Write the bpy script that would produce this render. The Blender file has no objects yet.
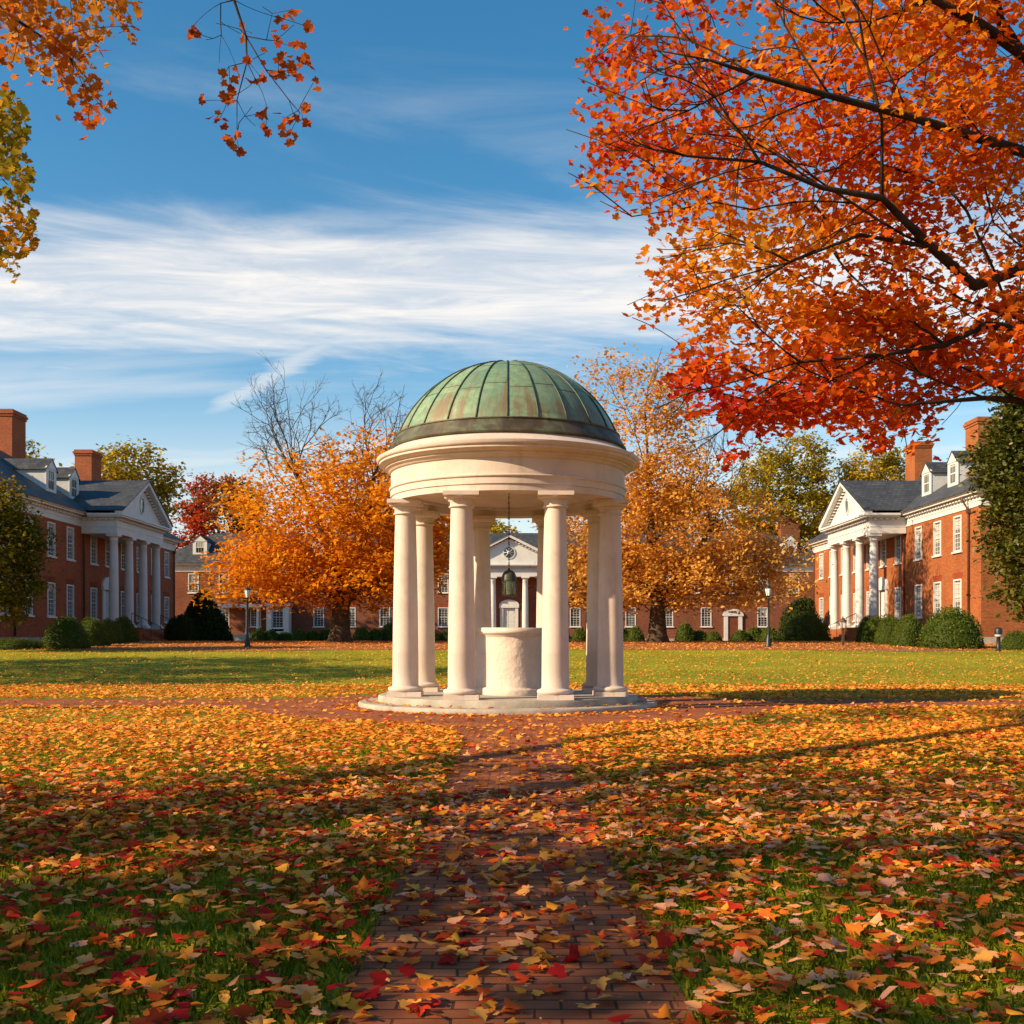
import bpy, bmesh, math
import numpy as np
from math import radians as R, sin, cos, pi

sc = bpy.context.scene
COL = sc.collection
rng = np.random.default_rng(11)

# ------------------------------------------------------------------ camera
F = 1100.0            # focal length in pixels of a 1024 px frame
HZ = 640.0            # picture row of the horizon
EYE = 1.1
cam_d = bpy.data.cameras.new('camera')
cam_d.sensor_width = 36.0
cam_d.lens = F / 1024 * 36.0
cam_d.shift_y = (HZ - 512) / 1024
cam_d.clip_start = 0.05
cam_d.clip_end = 3000
cam = bpy.data.objects.new('camera', cam_d)
COL.objects.link(cam)
cam.location = (0, 0, EYE)
cam.rotation_euler = (R(90), 0, 0)
sc.camera = cam

# ------------------------------------------------------------------ light
SUN_EL = R(28.0)
LH = np.array([1.0, 0.42]); LH /= np.linalg.norm(LH)      # the way the light travels over the ground
sun_d = bpy.data.lights.new('sun', 'SUN')
sun_d.energy = 4.8
sun_d.angle = R(0.5)
sun_d.color = (1.0, 0.78, 0.50)
sun = bpy.data.objects.new('sun', sun_d)
COL.objects.link(sun)
from mathutils import Vector, Matrix
ldir = Vector((LH[0] * cos(SUN_EL), LH[1] * cos(SUN_EL), -sin(SUN_EL)))
sun.rotation_euler = ldir.to_track_quat('-Z', 'Y').to_euler()

sc.view_settings.view_transform = 'Standard'
sc.view_settings.look = 'None'
sc.view_settings.exposure = 0.8
sc.view_settings.gamma = 1.0
sc.view_settings.use_curve_mapping = False


class NT:
    """small helper round a node tree"""
    def __init__(s, tree):
        s.t = tree; s.n = tree.nodes; s.l = tree.links
    def new(s, typ, **kw):
        n = s.n.new(typ)
        for k, v in kw.items():
            setattr(n, k, v)
        return n
    def link(s, a, b):
        s.l.new(a, b)
    def val(s, sock, v):
        if isinstance(v, bpy.types.NodeSocket):
            s.l.new(v, sock)
        else:
            sock.default_value = v
    def math(s, op, a, b=None, c=None, clamp=False):
        n = s.new('ShaderNodeMath', operation=op, use_clamp=clamp)
        s.val(n.inputs[0], a)
        if b is not None: s.val(n.inputs[1], b)
        if c is not None: s.val(n.inputs[2], c)
        return n.outputs[0]
    def smooth(s, x, lo, hi):
        n = s.new('ShaderNodeMapRange', interpolation_type='SMOOTHSTEP')
        s.val(n.inputs[0], x); s.val(n.inputs[1], lo); s.val(n.inputs[2], hi)
        n.inputs[3].default_value = 0; n.inputs[4].default_value = 1
        return n.outputs[0]
    def noise(s, vec, scale, detail=4, rough=0.55, dist=0.0):
        n = s.new('ShaderNodeTexNoise')
        if vec is not None: s.link(vec, n.inputs['Vector'])
        n.inputs['Scale'].default_value = scale
        n.inputs['Detail'].default_value = detail
        n.inputs['Roughness'].default_value = rough
        n.inputs['Distortion'].default_value = dist
        return n.outputs['Fac']
    def mix(s, f, a, b, typ='MIX'):
        n = s.new('ShaderNodeMix', data_type='RGBA', blend_type=typ)
        s.val(n.inputs[0], f)
        for i, v in ((6, a), (7, b)):
            if isinstance(v, tuple): v = (*v[:3], 1)
            s.val(n.inputs[i], v)
        return n.outputs[2]
    def ramp(s, f, stops):
        n = s.new('ShaderNodeValToRGB')
        cr = n.color_ramp
        while len(cr.elements) < len(stops): cr.elements.new(0.5)
        for e, (p, c) in zip(cr.elements, stops):
            e.position = p; e.color = (*c, 1)
        s.val(n.inputs[0], f)
        return n.outputs[0]
    def comb(s, x, y, z):
        n = s.new('ShaderNodeCombineXYZ')
        for i, v in enumerate((x, y, z)): s.val(n.inputs[i], v)
        return n.outputs[0]


w = bpy.data.worlds.new('World')
sc.world = w
w.use_nodes = True
wt = NT(w.node_tree)
wt.n.clear()
sky = wt.new('ShaderNodeTexSky', sky_type='NISHITA')
sky.sun_disc = False
sky.sun_elevation = SUN_EL
sky.sun_rotation = math.atan2(-LH[0], -LH[1])
sky.altitude = 100
sky.air_density = 1.0
sky.dust_density = 0.3
sky.ozone_density = 1.0
bg = wt.new('ShaderNodeBackground')
hs = wt.new('ShaderNodeHueSaturation')
hs.inputs['Saturation'].default_value = 1.4
hs.inputs['Hue'].default_value = 0.49
wt.link(sky.outputs[0], hs.inputs['Color'])
wt.link(hs.outputs[0], bg.inputs[0])
bg.inputs[1].default_value = 0.094
tc = wt.new('ShaderNodeTexCoord')
sx = wt.new('ShaderNodeSeparateXYZ')
wt.link(tc.outputs['Generated'], sx.inputs[0])
zz = wt.math('MAXIMUM', sx.outputs[2], 0.03)
u = wt.math('DIVIDE', sx.outputs[0], zz)
v = wt.math('DIVIDE', sx.outputs[1], zz)
low = wt.noise(wt.comb(wt.math('MULTIPLY', u, 0.45), wt.math('MULTIPLY', v, 0.9), 3.3), 1.0, 3, 0.5)
fine = wt.noise(wt.comb(wt.math('ADD', wt.math('MULTIPLY', u, 0.62), wt.math('MULTIPLY', v, 0.22)),
                        wt.math('ADD', wt.math('MULTIPLY', v, 1.35), wt.math('MULTIPLY', u, -0.5)), 1.7), 1.5, 9, 0.58, 0.5)
wisp = wt.noise(wt.comb(wt.math('MULTIPLY', u, 0.9), wt.math('MULTIPLY', v, 2.4), 8.1), 2.2, 8, 0.65, 0.6)
dd = wt.math('ADD', v, wt.math('MULTIPLY', wt.math('SUBTRACT', low, 0.5), 1.0))
dd = wt.math('ADD', dd, wt.math('MULTIPLY', wt.math('SUBTRACT', fine, 0.5), 1.5))
main = wt.math('MULTIPLY', wt.smooth(dd, 2.25, 2.95), wt.math('SUBTRACT', 1.0, wt.smooth(dd, 3.35, 4.1)))
main = wt.math('MULTIPLY', main, wt.math('ADD', 0.50, wt.math('MULTIPLY', wt.smooth(wisp, 0.25, 0.75), 0.5)))
streak = wt.noise(wt.comb(wt.math('MULTIPLY', u, 0.16), wt.math('ADD', wt.math('MULTIPLY', v, 0.55), wt.math('MULTIPLY', u, 0.16)), 4.9), 1.6, 6, 0.5, 0.4)
lowband = wt.math('MULTIPLY', wt.smooth(v, 3.2, 4.2), wt.smooth(streak, 0.40, 0.72))
lowband = wt.math('MAXIMUM', wt.math('MULTIPLY', lowband, 0.6), wt.math('MULTIPLY', wt.smooth(v, 3.4, 7.5), 0.42))
high = wt.math('MULTIPLY', wt.smooth(fine, 0.52, 0.85), wt.math('MULTIPLY', wt.smooth(v, 1.3, 2.6), 0.35))
# a thin old contrail running up to the right
cd = wt.math('SUBTRACT', wt.math('ADD', u, wt.math('MULTIPLY', v, 0.617)), 1.667)
cd = wt.math('ADD', cd, wt.math('MULTIPLY', wt.math('SUBTRACT', wisp, 0.5), 0.20))
trail = wt.math('SUBTRACT', 1.0, wt.smooth(wt.math('ABSOLUTE', cd), 0.0, 0.12))
trail = wt.math('MULTIPLY', trail, wt.math('MULTIPLY', wt.smooth(v, 3.3, 3.8), wt.math('SUBTRACT', 1.0, wt.smooth(v, 4.5, 5.1))))
trail = wt.math('MULTIPLY', trail, 0.5)
cl = wt.math('MAXIMUM', wt.math('MAXIMUM', main, lowband), wt.math('MAXIMUM', high, trail))
cl = wt.math('MULTIPLY', cl, wt.smooth(sx.outputs[2], 0.0, 0.06), clamp=True)
cl = wt.math('MINIMUM', cl, 0.93)
bgc = wt.new('ShaderNodeBackground')
bgc.inputs[0].default_value = (1.0, 0.95, 0.90, 1)
bgc.inputs[1].default_value = 0.60
mx = wt.new('ShaderNodeMixShader')
wt.link(cl, mx.inputs[0]); wt.link(bg.outputs[0], mx.inputs[1]); wt.link(bgc.outputs[0], mx.inputs[2])
wo = wt.new('ShaderNodeOutputWorld')
wt.link(mx.outputs[0], wo.inputs[0])

sc.render.engine = 'CYCLES'
sc.cycles.max_bounces = 6
sc.cycles.diffuse_bounces = 3
sc.cycles.transmission_bounces = 4
sc.cycles.transparent_max_bounces = 4
sc.cycles.caustics_reflective = False
sc.cycles.caustics_refractive = False
sc.cycles.sample_clamp_indirect = 4.0


# ------------------------------------------------------------------ materials
def new_mat(name):
    m = bpy.data.materials.new(name)
    m.use_nodes = True
    t = NT(m.node_tree)
    b = t.n['Principled BSDF']
    return m, t, b


def pmat(name, col, rough=0.7, scale=3.0, var=0.18, bump=0.0, bscale=None, bdist=0.02, metal=0.0, stain=None, coords='Object', spec=0.4, streak=None):
    m, t, b = new_mat(name)
    c = t.new('ShaderNodeTexCoord').outputs[coords]
    f = t.noise(c, scale, 6, 0.6)
    a1 = tuple(x * (1 - var) for x in col); a2 = tuple(min(1, x * (1 + var)) for x in col)
    base = t.mix(t.smooth(f, 0.3, 0.7), a1, a2)
    if stain:
        sf = t.noise(c, stain[1], 5, 0.65, 0.5)
        base = t.mix(t.math('MULTIPLY', t.smooth(sf, stain[2], stain[2] + 0.2), stain[3]), base, stain[0])
    if streak:
        mp = t.new('ShaderNodeMapping'); mp.inputs['Scale'].default_value = (7.0, 7.0, 0.55)
        t.link(c, mp.inputs['Vector'])
        kf = t.noise(mp.outputs[0], 1.0, 5, 0.6)
        base = t.mix(t.math('MULTIPLY', t.smooth(kf, 0.5, 0.75), streak[1]), base, streak[0])
    t.link(base, b.inputs['Base Color'])
    b.inputs['Roughness'].default_value = rough
    b.inputs['Metallic'].default_value = metal
    b.inputs['Specular IOR Level'].default_value = spec
    if bump:
        bn = t.new('ShaderNodeBump')
        bn.inputs['Strength'].default_value = bump
        bn.inputs['Distance'].default_value = bdist
        t.link(t.noise(c, bscale or scale * 6, 6, 0.6), bn.inputs['Height'])
        t.link(bn.outputs[0], b.inputs['Normal'])
    return m


def brick_mat(name, c1, c2, mortar, bw=0.21, bh=0.075, ms=0.008, flat=False, var=0.5, rough=0.85, bump=0.5, bias=0.0):
    m, t, b = new_mat(name)
    tcn = t.new('ShaderNodeTexCoord')
    if flat:
        vec = tcn.outputs['Object']
        nz = t.noise(vec, 1.3, 4)
        wob = t.new('ShaderNodeVectorMath', operation='ADD')
        wn = t.new('ShaderNodeTexNoise'); wn.inputs['Scale'].default_value = 2.5
        t.link(vec, wn.inputs['Vector'])
        sc_ = t.new('ShaderNodeVectorMath', operation='SCALE'); sc_.inputs['Scale'].default_value = 0.03
        t.link(wn.outputs['Color'], sc_.inputs[0])
        t.link(vec, wob.inputs[0]); t.link(sc_.outputs[0], wob.inputs[1])
        bvec = wob.outputs[0]
    else:
        s3 = t.new('ShaderNodeSeparateXYZ'); t.link(tcn.outputs['Object'], s3.inputs[0])
        n3 = t.new('ShaderNodeSeparateXYZ'); t.link(tcn.outputs['Normal'], n3.inputs[0])
        isx = t.math('GREATER_THAN', t.math('ABSOLUTE', n3.outputs[0]), 0.5)
        uu = t.new('ShaderNodeMix', data_type='FLOAT')
        t.link(isx, uu.inputs[0]); t.link(s3.outputs[0], uu.inputs[2]); t.link(s3.outputs[1], uu.inputs[3])
        bvec = t.comb(uu.outputs[0], s3.outputs[2], 0.0)
        vec = tcn.outputs['Object']
        nz = t.noise(vec, 0.5, 5)
    br = t.new('ShaderNodeTexBrick')
    t.link(bvec, br.inputs['Vector'])
    br.inputs['Color1'].default_value = (*c1, 1)
    br.inputs['Color2'].default_value = (*c2, 1)
    br.inputs['Mortar'].default_value = (*mortar, 1)
    br.inputs['Scale'].default_value = 1.0
    br.inputs['Mortar Size'].default_value = ms
    br.inputs['Mortar Smooth'].default_value = 0.2
    br.inputs['Bias'].default_value = bias
    br.inputs['Brick Width'].default_value = bw
    br.inputs['Row Height'].default_value = bh
    f2 = t.noise(vec, 9.0, 4)
    col = t.mix(1.0, br.outputs['Color'], t.ramp(nz, [(0.3, (1 - var * .5,) * 3), (0.7, (1.0, 1.0, 1.0))]), 'MULTIPLY')
    col = t.mix(0.6, col, t.ramp(f2, [(0.3, (0.65, 0.65, 0.65)), (0.7, (1.0, 1.0, 1.0))]), 'MULTIPLY')
    t.link(col, b.inputs['Base Color'])
    b.inputs['Roughness'].default_value = rough
    b.inputs['Specular IOR Level'].default_value = 0.12
    bn = t.new('ShaderNodeBump'); bn.inputs['Strength'].default_value = bump; bn.inputs['Distance'].default_value = 0.01
    hgt = t.math('ADD', t.math('MULTIPLY', t.math('SUBTRACT', 1.0, br.outputs['Fac']), 1.0), t.math('MULTIPLY', f2, 0.4))
    t.link(hgt, bn.inputs['Height']); t.link(bn.outputs[0], b.inputs['Normal'])
    return m


def leaf_mat(name, stops, trans=0.4, rough=0.75, spec=0.06):
    """leaf colours along the per-leaf value 'tint'"""
    m, t, b = new_mat(name)
    at = t.new('ShaderNodeAttribute', attribute_name='tint')
    col = t.ramp(at.outputs['Fac'], stops)
    c = t.new('ShaderNodeTexCoord').outputs['Object']
    f = t.noise(c, 14.0, 3)
    col = t.mix(0.45, col, t.ramp(f, [(0.3, (0.6, 0.6, 0.6)), (0.7, (1.0, 1.0, 1.0))]), 'MULTIPLY')
    t.link(col, b.inputs['Base Color'])
    b.inputs['Roughness'].default_value = rough
    b.inputs['Specular IOR Level'].default_value = spec
    if trans > 0:
        tr = t.new('ShaderNodeBsdfTranslucent')
        t.link(col, tr.inputs[0])
        mx = t.new('ShaderNodeMixShader'); mx.inputs[0].default_value = trans
        t.link(b.outputs[0], mx.inputs[1]); t.link(tr.outputs[0], mx.inputs[2])
        t.link(mx.outputs[0], t.n['Material Output'].inputs[0])
    return m


M = {}
M['wall_l'] = brick_mat('red_brick', (0.50, 0.115, 0.040), (0.35, 0.074, 0.027), (0.38, 0.20, 0.12))
M['wall_r'] = brick_mat('orange_brick', (0.48, 0.135, 0.034), (0.34, 0.083, 0.022), (0.36, 0.19, 0.10))
M['wall_f'] = brick_mat('dark_brick', (0.32, 0.085, 0.036), (0.21, 0.050, 0.024), (0.25, 0.15, 0.10))
M['lintel'] = brick_mat('rubbed_brick', (0.40, 0.075, 0.028), (0.33, 0.055, 0.02), (0.30, 0.10, 0.05), bw=0.075, bh=0.4)
M['paving'] = brick_mat('paving_brick', (0.52, 0.165, 0.062), (0.36, 0.108, 0.046), (0.11, 0.05, 0.024), bw=0.165, bh=0.08, ms=0.005, flat=True, var=0.7, bump=0.9)
M['white'] = pmat('white_paint', (0.64, 0.62, 0.585), 0.55, 1.2, 0.06, stain=((0.50, 0.46, 0.40), 0.8, 0.55, 0.35))
M['cream'] = pmat('cream_stucco', (0.63, 0.515, 0.445), 0.8, 1.8, 0.09, bump=0.12, bscale=26, stain=((0.42, 0.33, 0.25), 2.6, 0.54, 0.45), streak=((0.40, 0.31, 0.24), 0.38))
M['plaster'] = pmat('rough_plaster', (0.61, 0.50, 0.425), 0.85, 2.2, 0.10, bump=0.7, bscale=4.0, bdist=0.06, stain=((0.50, 0.42, 0.33), 2.4, 0.55, 0.5))
M['stone'] = pmat('pale_stone', (0.40, 0.345, 0.28), 0.85, 2.5, 0.2, bump=0.3, bscale=30, stain=((0.24, 0.20, 0.15), 1.5, 0.5, 0.6))
M['siding'] = pmat('grey_siding', (0.55, 0.55, 0.54), 0.6, 2.0, 0.08)
M['iron'] = pmat('black_iron', (0.018, 0.018, 0.018), 0.45, 5, 0.25, spec=0.5)
M['pipe'] = pmat('brown_pipe', (0.10, 0.045, 0.03), 0.5, 4, 0.2)
M['door'] = pmat('door_paint', (0.62, 0.60, 0.56), 0.5, 3, 0.08)
M['wood'] = pmat('brown_door', (0.16, 0.045, 0.02), 0.5, 3, 0.2)
M['concrete'] = pmat('bronze_green', (0.04, 0.05, 0.035), 0.5, 5, 0.2)
M['bark'] = pmat('bark', (0.085, 0.055, 0.036), 0.95, 5, 0.45, bump=1.0, bscale=14, spec=0.15)
M['bark_dark'] = pmat('dark_bark', (0.040, 0.025, 0.018), 0.95, 5, 0.4, bump=0.8, bscale=20, spec=0.15)

m, t, b = new_mat('window_glass')
c = t.new('ShaderNodeTexCoord').outputs['Object']
gz = t.new('ShaderNodeSeparateXYZ'); t.link(t.new('ShaderNodeTexCoord').outputs['Generated'], gz.inputs[0])
rnd = t.new('ShaderNodeObjectInfo').outputs['Random']
bl_ = t.math('GREATER_THAN', gz.outputs[2], t.math('ADD', 0.35, t.math('MULTIPLY', rnd, 1.0)))
dk = t.mix(rnd, (0.02, 0.022, 0.026), (0.09, 0.088, 0.08))
t.link(t.mix(bl_, dk, (0.42, 0.40, 0.35)), b.inputs['Base Color'])
b.inputs['Roughness'].default_value = 0.12
b.inputs['Specular IOR Level'].default_value = 0.6
M['glass'] = m

m, t, b = new_mat('lantern_glass')
b.inputs['Base Color'].default_value = (0.35, 0.45, 0.35, 1)
b.inputs['Roughness'].default_value = 0.08
b.inputs['Transmission Weight'].default_value = 0.75
b.inputs['IOR'].default_value = 1.2
M['lglass'] = m

m, t, b = new_mat('frosted_glass')
b.inputs['Base Color'].default_value = (0.82, 0.80, 0.74, 1)
b.inputs['Roughness'].default_value = 0.25
M['frost'] = m

# slate
m, t, b = new_mat('slate')
tcn = t.new('ShaderNodeTexCoord')
s3 = t.new('ShaderNodeSeparateXYZ'); t.link(tcn.outputs['Object'], s3.inputs[0])
n3 = t.new('ShaderNodeSeparateXYZ'); t.link(tcn.outputs['Normal'], n3.inputs[0])
isx = t.math('GREATER_THAN', t.math('ABSOLUTE', n3.outputs[0]), t.math('ABSOLUTE', n3.outputs[1]))
uu = t.new('ShaderNodeMix', data_type='FLOAT')
t.link(isx, uu.inputs[0]); t.link(s3.outputs[0], uu.inputs[2]); t.link(s3.outputs[1], uu.inputs[3])
br = t.new('ShaderNodeTexBrick')
t.link(t.comb(uu.outputs[0], s3.outputs[2], 0), br.inputs['Vector'])
br.inputs['Color1'].default_value = (0.082, 0.088, 0.098, 1)
br.inputs['Color2'].default_value = (0.05, 0.053, 0.06, 1)
br.inputs['Mortar'].default_value = (0.022, 0.022, 0.024, 1)
br.inputs['Scale'].default_value = 1; br.inputs['Mortar Size'].default_value = 0.012
br.inputs['Brick Width'].default_value = 0.32; br.inputs['Row Height'].default_value = 0.16
nf = t.noise(tcn.outputs['Object'], 1.1, 6)
t.link(t.mix(1.0, br.outputs['Color'], t.ramp(nf, [(0.3, (0.65, 0.66, 0.7)), (0.7, (1.2, 1.12, 1.0))]), 'MULTIPLY'), b.inputs['Base Color'])
b.inputs['Roughness'].default_value = 0.6
b.inputs['Specular IOR Level'].default_value = 0.35
bn = t.new('ShaderNodeBump'); bn.inputs['Strength'].default_value = 0.5; bn.inputs['Distance'].default_value = 0.02
t.link(t.math('SUBTRACT', 1.0, br.outputs['Fac']), bn.inputs['Height']); t.link(bn.outputs[0], b.inputs['Normal'])
M['slate'] = m

# weathered copper: green patina with rust-brown runs going down the dome
m, t, b = new_mat('copper_patina')
tcn = t.new('ShaderNodeTexCoord')
s3 = t.new('ShaderNodeSeparateXYZ'); t.link(tcn.outputs['Object'], s3.inputs[0])
ang = t.math('ARCTAN2', s3.outputs[1], s3.outputs[0])
runs = t.noise(t.comb(t.math('MULTIPLY', ang, 15.0), t.math('MULTIPLY', s3.outputs[2], 0.7), 0.0), 1.0, 6, 0.65)
blot = t.noise(tcn.outputs['Object'], 1.5, 6, 0.65, 0.4)
fleck = t.noise(tcn.outputs['Object'], 9, 5, 0.7)
cellr = t.new('ShaderNodeTexWhiteNoise', noise_dimensions='2D')
t.link(t.comb(t.math('FLOOR', t.math('MULTIPLY', ang, 24 / (2 * pi))), t.math('FLOOR', t.math('MULTIPLY', s3.outputs[2], 2.4)), 0), cellr.inputs['Vector'])
g = t.mix(t.smooth(fleck, 0.35, 0.7), (0.17, 0.28, 0.16), (0.31, 0.41, 0.24))
g = t.mix(t.math('MULTIPLY', cellr.outputs['Value'], 0.6), g, (0.10, 0.20, 0.14))
low_ = t.math('SUBTRACT', 1.0, t.smooth(s3.outputs[2], 4.5, 5.6))
rf = t.math('ADD', t.math('MULTIPLY', runs, 0.70), t.math('MULTIPLY', blot, 0.62))
rf = t.math('ADD', rf, t.math('MULTIPLY', low_, 0.14))
rf = t.math('ADD', rf, t.math('MULTIPLY', cellr.outputs['Value'], 0.09))
g = t.mix(t.math('MULTIPLY', t.smooth(rf, 0.78, 0.95), 0.7), g, (0.20, 0.095, 0.045))
t.link(g, b.inputs['Base Color'])
b.inputs['Roughness'].default_value = 0.55
b.inputs['Metallic'].default_value = 0.15
M['copper'] = m
M['copper_dark'] = pmat('tarnished_copper', (0.085, 0.066, 0.042), 0.55, 3.5, 0.4, stain=((0.13, 0.165, 0.095), 3.0, 0.46, 0.8), metal=0.2)
M['seam'] = pmat('copper_seam', (0.055, 0.075, 0.05), 0.55, 3, 0.35)

# lawn
m, t, b = new_mat('lawn_grass')
c = t.new('ShaderNodeTexCoord').outputs['Object']
f1 = t.noise(c, 0.25, 5); f2 = t.noise(c, 3.0, 5); f3 = t.noise(c, 40, 3)
g = t.mix(t.smooth(f1, 0.35, 0.65), (0.23, 0.25, 0.010), (0.36, 0.33, 0.014))
g = t.mix(t.math('MULTIPLY', t.smooth(f2, 0.4, 0.7), 0.35), g, (0.12, 0.16, 0.010))
g = t.mix(t.math('MULTIPLY', t.smooth(f3, 0.5, 0.75), 0.5), g, (0.05, 0.045, 0.015))
t.link(g, b.inputs['Base Color']); b.inputs['Roughness'].default_value = 0.9
b.inputs['Specular IOR Level'].default_value = 0.15
bn = t.new('ShaderNodeBump'); bn.inputs['Strength'].default_value = 0.8; bn.inputs['Distance'].default_value = 0.03
t.link(f3, bn.inputs['Height']); t.link(bn.outputs[0], b.inputs['Normal'])
M['lawn'] = m

# leaf-strewn bed under the far trees
m, t, b = new_mat('leafy_ground')
c = t.new('ShaderNodeTexCoord').outputs['Object']
f1 = t.noise(c, 0.35, 5); f2 = t.noise(c, 6.0, 5)
g = t.mix(t.smooth(f1, 0.35, 0.65), (0.19, 0.062, 0.026), (0.27, 0.10, 0.028))
g = t.mix(t.smooth(f2, 0.45, 0.7), g, (0.36, 0.155, 0.035))
t.link(g, b.inputs['Base Color']); b.inputs['Roughness'].default_value = 0.95
M['bed'] = m

M['grass'] = leaf_mat('grass_blades', [(0.0, (0.08, 0.115, 0.008)), (0.5, (0.21, 0.225, 0.010)), (1.0, (0.37, 0.33, 0.02))], 0.45)
M['fallen'] = leaf_mat('fallen_leaves', [(0.0, (0.50, 0.016, 0.016)), (0.14, (0.64, 0.05, 0.016)), (0.30, (0.78, 0.17, 0.022)),
                                          (0.48, (0.88, 0.29, 0.028)), (0.66, (0.92, 0.42, 0.04)), (0.82, (0.95, 0.40, 0.085)), (1.0, (0.95, 0.42, 0.25))], 0.18)  # last stop is pale pink: sky sheen painted into the leaf colour
M['maple'] = leaf_mat('maple_leaves', [(0.0, (0.50, 0.022, 0.012)), (0.28, (0.66, 0.075, 0.012)), (0.52, (0.80, 0.19, 0.014)),
                                        (0.76, (0.86, 0.34, 0.022)), (1.0, (0.84, 0.50, 0.055))], 0.5)
M['rustleaf'] = leaf_mat('rust_leaves', [(0.0, (0.36, 0.05, 0.012)), (0.5, (0.60, 0.15, 0.015)), (1.0, (0.72, 0.32, 0.035))], 0.45)
M['goldgreen'] = leaf_mat('gold_green_leaves', [(0.0, (0.16, 0.16, 0.016)), (0.5, (0.42, 0.27, 0.02)), (1.0, (0.60, 0.24, 0.02))], 0.45)
M['orange'] = leaf_mat('orange_leaves', [(0.0, (0.62, 0.17, 0.012)), (0.5, (0.86, 0.31, 0.014)), (1.0, (0.90, 0.45, 0.03))], 0.45)
M['tan'] = leaf_mat('tan_leaves', [(0.0, (0.42, 0.15, 0.03)), (0.45, (0.72, 0.29, 0.03)), (1.0, (0.84, 0.47, 0.10))], 0.42)
M['yellowgreen'] = leaf_mat('yellow_green_leaves', [(0.0, (0.11, 0.125, 0.012)), (0.4, (0.32, 0.25, 0.016)), (1.0, (0.66, 0.42, 0.03))], 0.4)
M['redgreen'] = leaf_mat('red_green_leaves', [(0.0, (0.09, 0.10, 0.014)), (0.35, (0.30, 0.12, 0.014)), (0.6, (0.50, 0.06, 0.02)), (1.0, (0.66, 0.10, 0.025))], 0.4)
M['green'] = leaf_mat('dark_green_leaves', [(0.0, (0.018, 0.030, 0.008)), (0.6, (0.045, 0.062, 0.012)), (1.0, (0.10, 0.09, 0.018))], 0.2)
M['magnolia'] = leaf_mat('magnolia_leaves', [(0.0, (0.055, 0.07, 0.012)), (0.55, (0.14, 0.13, 0.016)), (1.0, (0.34, 0.17, 0.03))], 0.2, 0.45, 0.3)
M['smalltree'] = leaf_mat('turning_leaves', [(0.0, (0.07, 0.085, 0.010)), (0.55, (0.20, 0.165, 0.014)), (1.0, (0.50, 0.24, 0.02))], 0.35)
M['boxwood'] = leaf_mat('boxwood_leaves', [(0.0, (0.04, 0.062, 0.008)), (0.6, (0.12, 0.15, 0.012)), (1.0, (0.24, 0.235, 0.02))], 0.25, 0.6, 0.12)


# ------------------------------------------------------------------ mesh helpers
def tag(o, label=None, cat=None, group=None, kind=None):
    if label: o['label'] = label
    if cat: o['category'] = cat
    if group: o['group'] = group
    if kind: o['kind'] = kind
    return o


def empty(name, loc=(0, 0, 0), rz=0.0, label=None, cat=None, group=None):
    o = bpy.data.objects.new(name, None)
    COL.objects.link(o)
    o.location = loc; o.rotation_euler = (0, 0, rz)
    return tag(o, label, cat, group)


def link_mesh(name, me, mat, parent=None, smooth=False):
    if mat is not None and not me.materials:
        me.materials.append(mat)
    o = bpy.data.objects.new(name, me)
    COL.objects.link(o)
    if parent is not None: o.parent = parent
    if smooth:
        me.polygons.foreach_set('use_smooth', np.ones(len(me.polygons), dtype=bool))
    return o


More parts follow.
